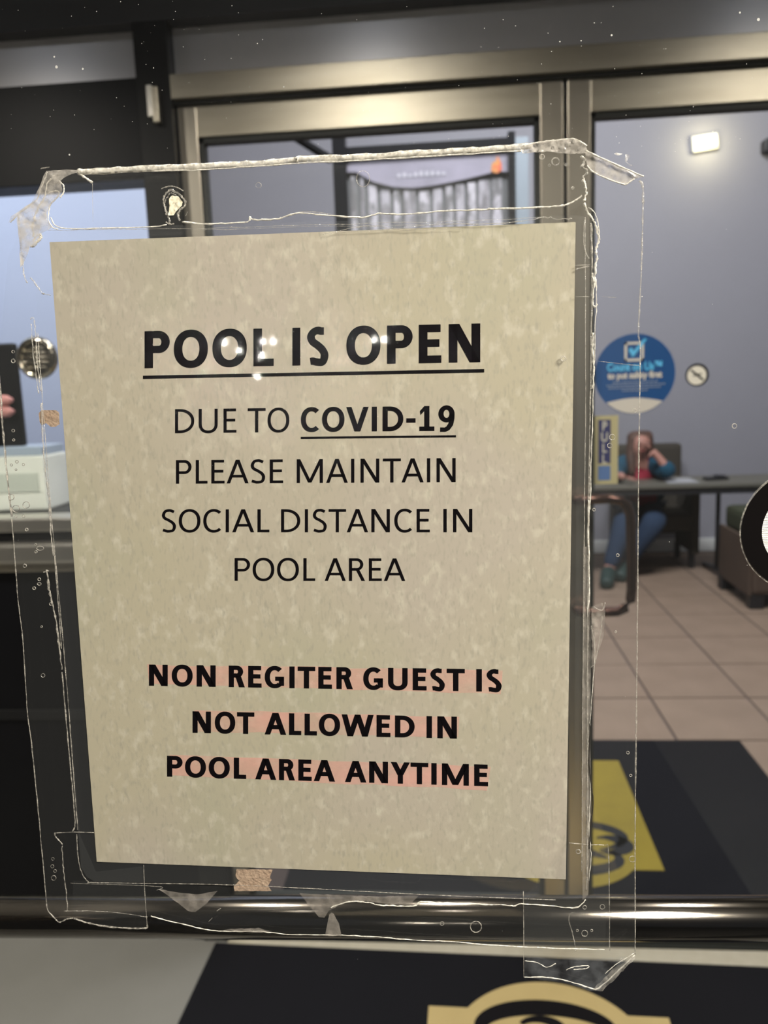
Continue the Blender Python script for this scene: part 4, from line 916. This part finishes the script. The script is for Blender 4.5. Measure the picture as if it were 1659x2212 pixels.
# left strip(s)
lT = tape('clear tape strip down the left side of the notice, wavy outer edge', [(8, 700), (0, 780), (5, 860), (10, 930), (20, 1050), (28, 1120), (35, 1210), (50, 1350), (56, 1450), (70, 1600), (85, 1750), (103, 1950), (106, 1966), (130, 1989), (160, 1981), (240, 1998), (318, 2002), (320, 1960), (312, 1868), (210, 1880), (175, 1800), (150, 1500), (120, 1150), (95, 850), (75, 560), (60, 470), (20, 560)])
rim('outer_edge', [([(-4, 780), (4, 850), (6, 890), (9, 930), (14, 985), (20, 1050), (28, 1115)], 5.0, dict(jit=.4, wj=.3)), ([(28, 1120), (35, 1210), (42, 1300), (48, 1345), (52, 1385), (55, 1430), (62, 1540), (70, 1600), (85, 1750), (95, 1860), (103, 1950)], 2.4, dict(jit=.4)),
                   ([(103, 1950), (106, 1964), (120, 1980), (131, 1989), (145, 1983), (160, 1980)], 3, {}), ([(162, 1981), (190, 1990), (230, 1998), (280, 2002), (316, 2002), (320, 1996)], 4.0, {})], m_edge_dim, lT)
rim('crease', [([(42, 466), (46, 510), (52, 570), (56, 600), (62, 612)], 3.4, dict(jit=1)), ([(68, 600), (80, 614), (93, 632), (98, 636)], 3.4, dict(jit=.8)), ([(93, 635), (112, 638)], 2, {}), ([(68, 690), (76, 690), (80, 730), (84, 790), (90, 845)], 3.0, dict(jit=1.0)), ([(70, 700), (74, 760), (82, 820), (86, 850)], 2.5, dict(jit=1)),
               ([(92, 870), (95, 940), (100, 1010), (108, 1080), (112, 1150), (118, 1200)], 4.2, dict(jit=1, wj=.5)), ([(104, 1230), (108, 1270), (118, 1310), (125, 1350), (131, 1400), (136, 1445)], 4.5, dict(jit=1.2, wj=.6)), ([(120, 1200), (128, 1300), (135, 1400)], 2.2, {}),
               ([(136, 1450), (146, 1560), (155, 1660), (162, 1740), (164, 1780), (158, 1794)], 3.0, dict(jit=.5)), ([(120, 1797), (160, 1795), (205, 1796)], 1.6, dict(jit=.2)), ([(120, 1797), (123, 1805), (133, 1816), (137, 1822)], 3.0, {}), ([(136, 1825), (138, 1860), (142, 1900), (146, 1930), (148, 1965)], 2.4, dict(jit=1)),
               ([(312, 1866), (314, 1920), (320, 2000)], 1.6, dict(straight=True, jit=.2)), ([(96, 1235), (108, 1232)], 2, {})], m_edge_dim, lT)
# crumpled upper left corner
cT = tagp(sheet('packing_tape', [(105, 372), (140, 369), (176, 370), (172, 376), (150, 382), (136, 392), (138, 402), (141, 414), (134, 426), (124, 438), (112, 448), (106, 462), (107, 478), (118, 492), (110, 498), (92, 508), (90, 520), (76, 534), (70, 534), (62, 560), (50, 580), (46, 520), (42, 472), (24, 484), (30, 470), (50, 456), (72, 440), (84, 420), (94, 396)], m_milk, None, .0016, .0008, 16), label='crumpled milky tape bunched at the upper left corner of the notice', cat='tape', group='clear packing tape around the notice')
rim('fold_edge', [([(105, 373), (98, 392), (90, 410), (84, 430), (66, 446), (40, 466), (26, 482)], 2.4, dict(jit=1)), ([(120, 380), (104, 400), (98, 430), (86, 448), (78, 470), (74, 490), (76, 512)], 3.5, dict(jit=1.5, wj=.5)), ([(104, 420), (118, 414), (130, 416), (126, 428), (112, 442), (108, 460), (107, 476), (116, 492), (128, 496)], 2.8, dict(jit=.6)),
                  ([(130, 392), (140, 402), (140, 416), (132, 428)], 3.0, dict(jit=.8)), ([(92, 508), (88, 518), (76, 530), (71, 534)], 7, dict(jit=.8)), ([(92, 506), (82, 510), (74, 522)], 2.5, {})], m_edge, cT)

# air bubbles under the tape: rings
def ring(bm, px, py, r_, w_=1.6, sq=1.0):
    n = 20; q = [(px + r_ * math.cos(2 * math.pi * k / n), py + r_ * sq * math.sin(2 * math.pi * k / n)) for k in range(n + 1)]
    btube(bm, [N(x, y, .0013) for x, y in q], w_ * PX / 2, 5, up=PN)
def bubbles(lst, parent):
    for e in lst:
        bm = bmesh.new(); ring(bm, *e); o_ = from_bm('air_bubble', bm, m_edge_dim, parent, True)
bubbles([(1199, 351, 8, 2.6), (1170, 341, 5, 2.4), (1186, 359, 2.5), (1236, 408, 2.5, 2.6), (1222, 358, 2.6, 2), (560, 402, 6, 1.2), (785, 388, 14, 1.4, 1.25)], topT)
bubbles([(1028, 1998, 12, 2.2), (955, 1991, 4, 1.6)], bT)
bubbles([(1262, 2012, 6.5, 1.8), (1246, 2006, 2.4), (1277, 2006, 2.4), (1248, 1836, 4.5, 3), (1300, 1955, 5, 1.5), (1262, 1956, 4, 1.6), (1342, 2069, 3, 2)], brT)
bubbles([(1216, 775, 5, 3.2), (1321, 944, 6, 2), (1316, 962, 5, 2), (1584, 920, 5, 2), (1365, 1852, 7, 1.8, .9), (1355, 1623, 3, 2), (1361, 1672, 2.5, 2), (1329, 1363, 2, 2), (1282, 1100, 3, 2), (1369, 887, 4, 2), (1333, 1198, 3, 2)], rT)
bubbles([(28, 1073, 6, 1.8), (38, 1098, 7.5, 1.8), (60, 1090, 7, 1.6), (28, 1004, 2.5), (40, 997, 3), (54, 1003, 2.5), (38, 1014, 2), (54, 1114, 3, 1.5), (38, 1115, 2), (90, 1183, 7.5, 1.8, .6), (80, 1175, 2), (81, 1191, 2.5), (61, 1143, 3, 2), (57, 1221, 3.5, 2), (88, 1250, 3, 2), (88, 1260, 4, 2, .7), (77, 1269, 3, 2), (113, 1303, 3, 2), (93, 1352, 2, 1.6), (96, 1457, 4, 1.6), (32, 930, 3, 2), (33, 950, 2.4, 2), (32, 780, 4, 2), (32, 760, 3, 1.6), (117, 1852, 3, 1), (116, 1868, 3.5, 1), (122, 1878, 3, 1), (119, 1893, 5, 1)], lT)

# dust and dried specks on the near glass
bm = bmesh.new(); rnd = random.Random(3)
spots = [(120, 143, 3.2), (177, 147, 2.2), (115, 121, 2.0), (612, 186, 1.6), (1322, 74, 2.0), (1210, 88, 1.4), (148, 333, 2.0), (330, 145, 1.2), (555, 92, 1.2), (1256, 86, 1.3), (1640, 40, 3), (1600, 25, 2), (1388, 640, 1.6)]
for k in range(240):
    x = rnd.uniform(0, 1659); y = rnd.uniform(0, 330) if k < 200 else rnd.uniform(330, 2200)
    if k >= 200 and 60 < x < 1290 and 360 < y < 2000: continue
    spots.append((x, y, rnd.uniform(.35, .95)))
for x, y, r_ in spots:
    u_, v_ = uv(x, y); n_v = 7
    bm.faces.new([bm.verts.new(NP(u_ + r_ * PX * math.cos(6.2832 * q_ / n_v), v_ + r_ * PX * math.sin(6.2832 * q_ / n_v), -.0008)) for q_ in range(n_v)])
from_bm('dust_specks', bm, mat('dust', (.55, .54, .50), .9), nd, kind='stuff')
# tan fibre-tape scraps behind the notice edge
def scrap(label, pts): return tagp(sheet('fibre_tape_scrap', pts, m_seam, None, .0008, .0003, 8), label=label, cat='tape')
scrap('tan fibre tape scrap sticking out below the notice', [(512, 1875), (590, 1876), (584, 1892), (588, 1898), (580, 1911), (588, 1922), (508, 1922), (506, 1912), (518, 1900), (510, 1890)])
scrap('tan fibre tape scrap in the left margin of the notice', [(86, 892), (92, 886), (124, 886), (130, 892), (131, 916), (122, 922), (112, 922), (102, 914), (92, 918), (88, 912)])

# round emblem on the near glass at the right edge
q = uv(1741, 1146); rr = .132 * 1000 * PX
o = empty('round_door_emblem', tuple(NP(*q, 0)), label='round black emblem with brushed silver centre cut off by the right edge', cat='emblem')
def ndisc(name, r0, r1, off, m_, **kw):
    bm = bmesh.new(); n = 72
    A_ = [bm.verts.new(NP(q[0] + r1 * math.cos(2 * math.pi * k / n), q[1] + r1 * math.sin(2 * math.pi * k / n), off)) for k in range(n)]
    B_ = [bm.verts.new(NP(q[0] + r1 * math.cos(2 * math.pi * k / n), q[1] + r1 * math.sin(2 * math.pi * k / n), GB + .0002)) for k in range(n)]
    if r0 > 0:
        D_ = [bm.verts.new(NP(q[0] + r0 * math.cos(2 * math.pi * k / n), q[1] + r0 * math.sin(2 * math.pi * k / n), off)) for k in range(n)]
        for k in range(n): bm.faces.new((D_[k], A_[k], A_[(k + 1) % n], D_[(k + 1) % n]))
    else: bm.faces.new(A_)
    for k in range(n): bm.faces.new((A_[k], B_[k], B_[(k + 1) % n], A_[(k + 1) % n]))
    bmesh.ops.recalc_face_normals(bm, faces=bm.faces)
    return from_bm(name, bm, m_, o, **kw)
ndisc('clear_border', rr - .0001, rr + .0006, -.0004, m_edge_dim)
ndisc('black_ring', .0170, rr - .0001, -.0002, mat('emblem_black', (.006, .005, .005), .35, spec=.1))
ndisc('silver_centre', 0, .0170, -.0004, mat('brushed_silver', (.66, .66, .62), .4, .3, noise=(300, (.56, .56, .53), .2, (.3, 1, 6)), bump=(600, .4, (.1, 1, 6))))
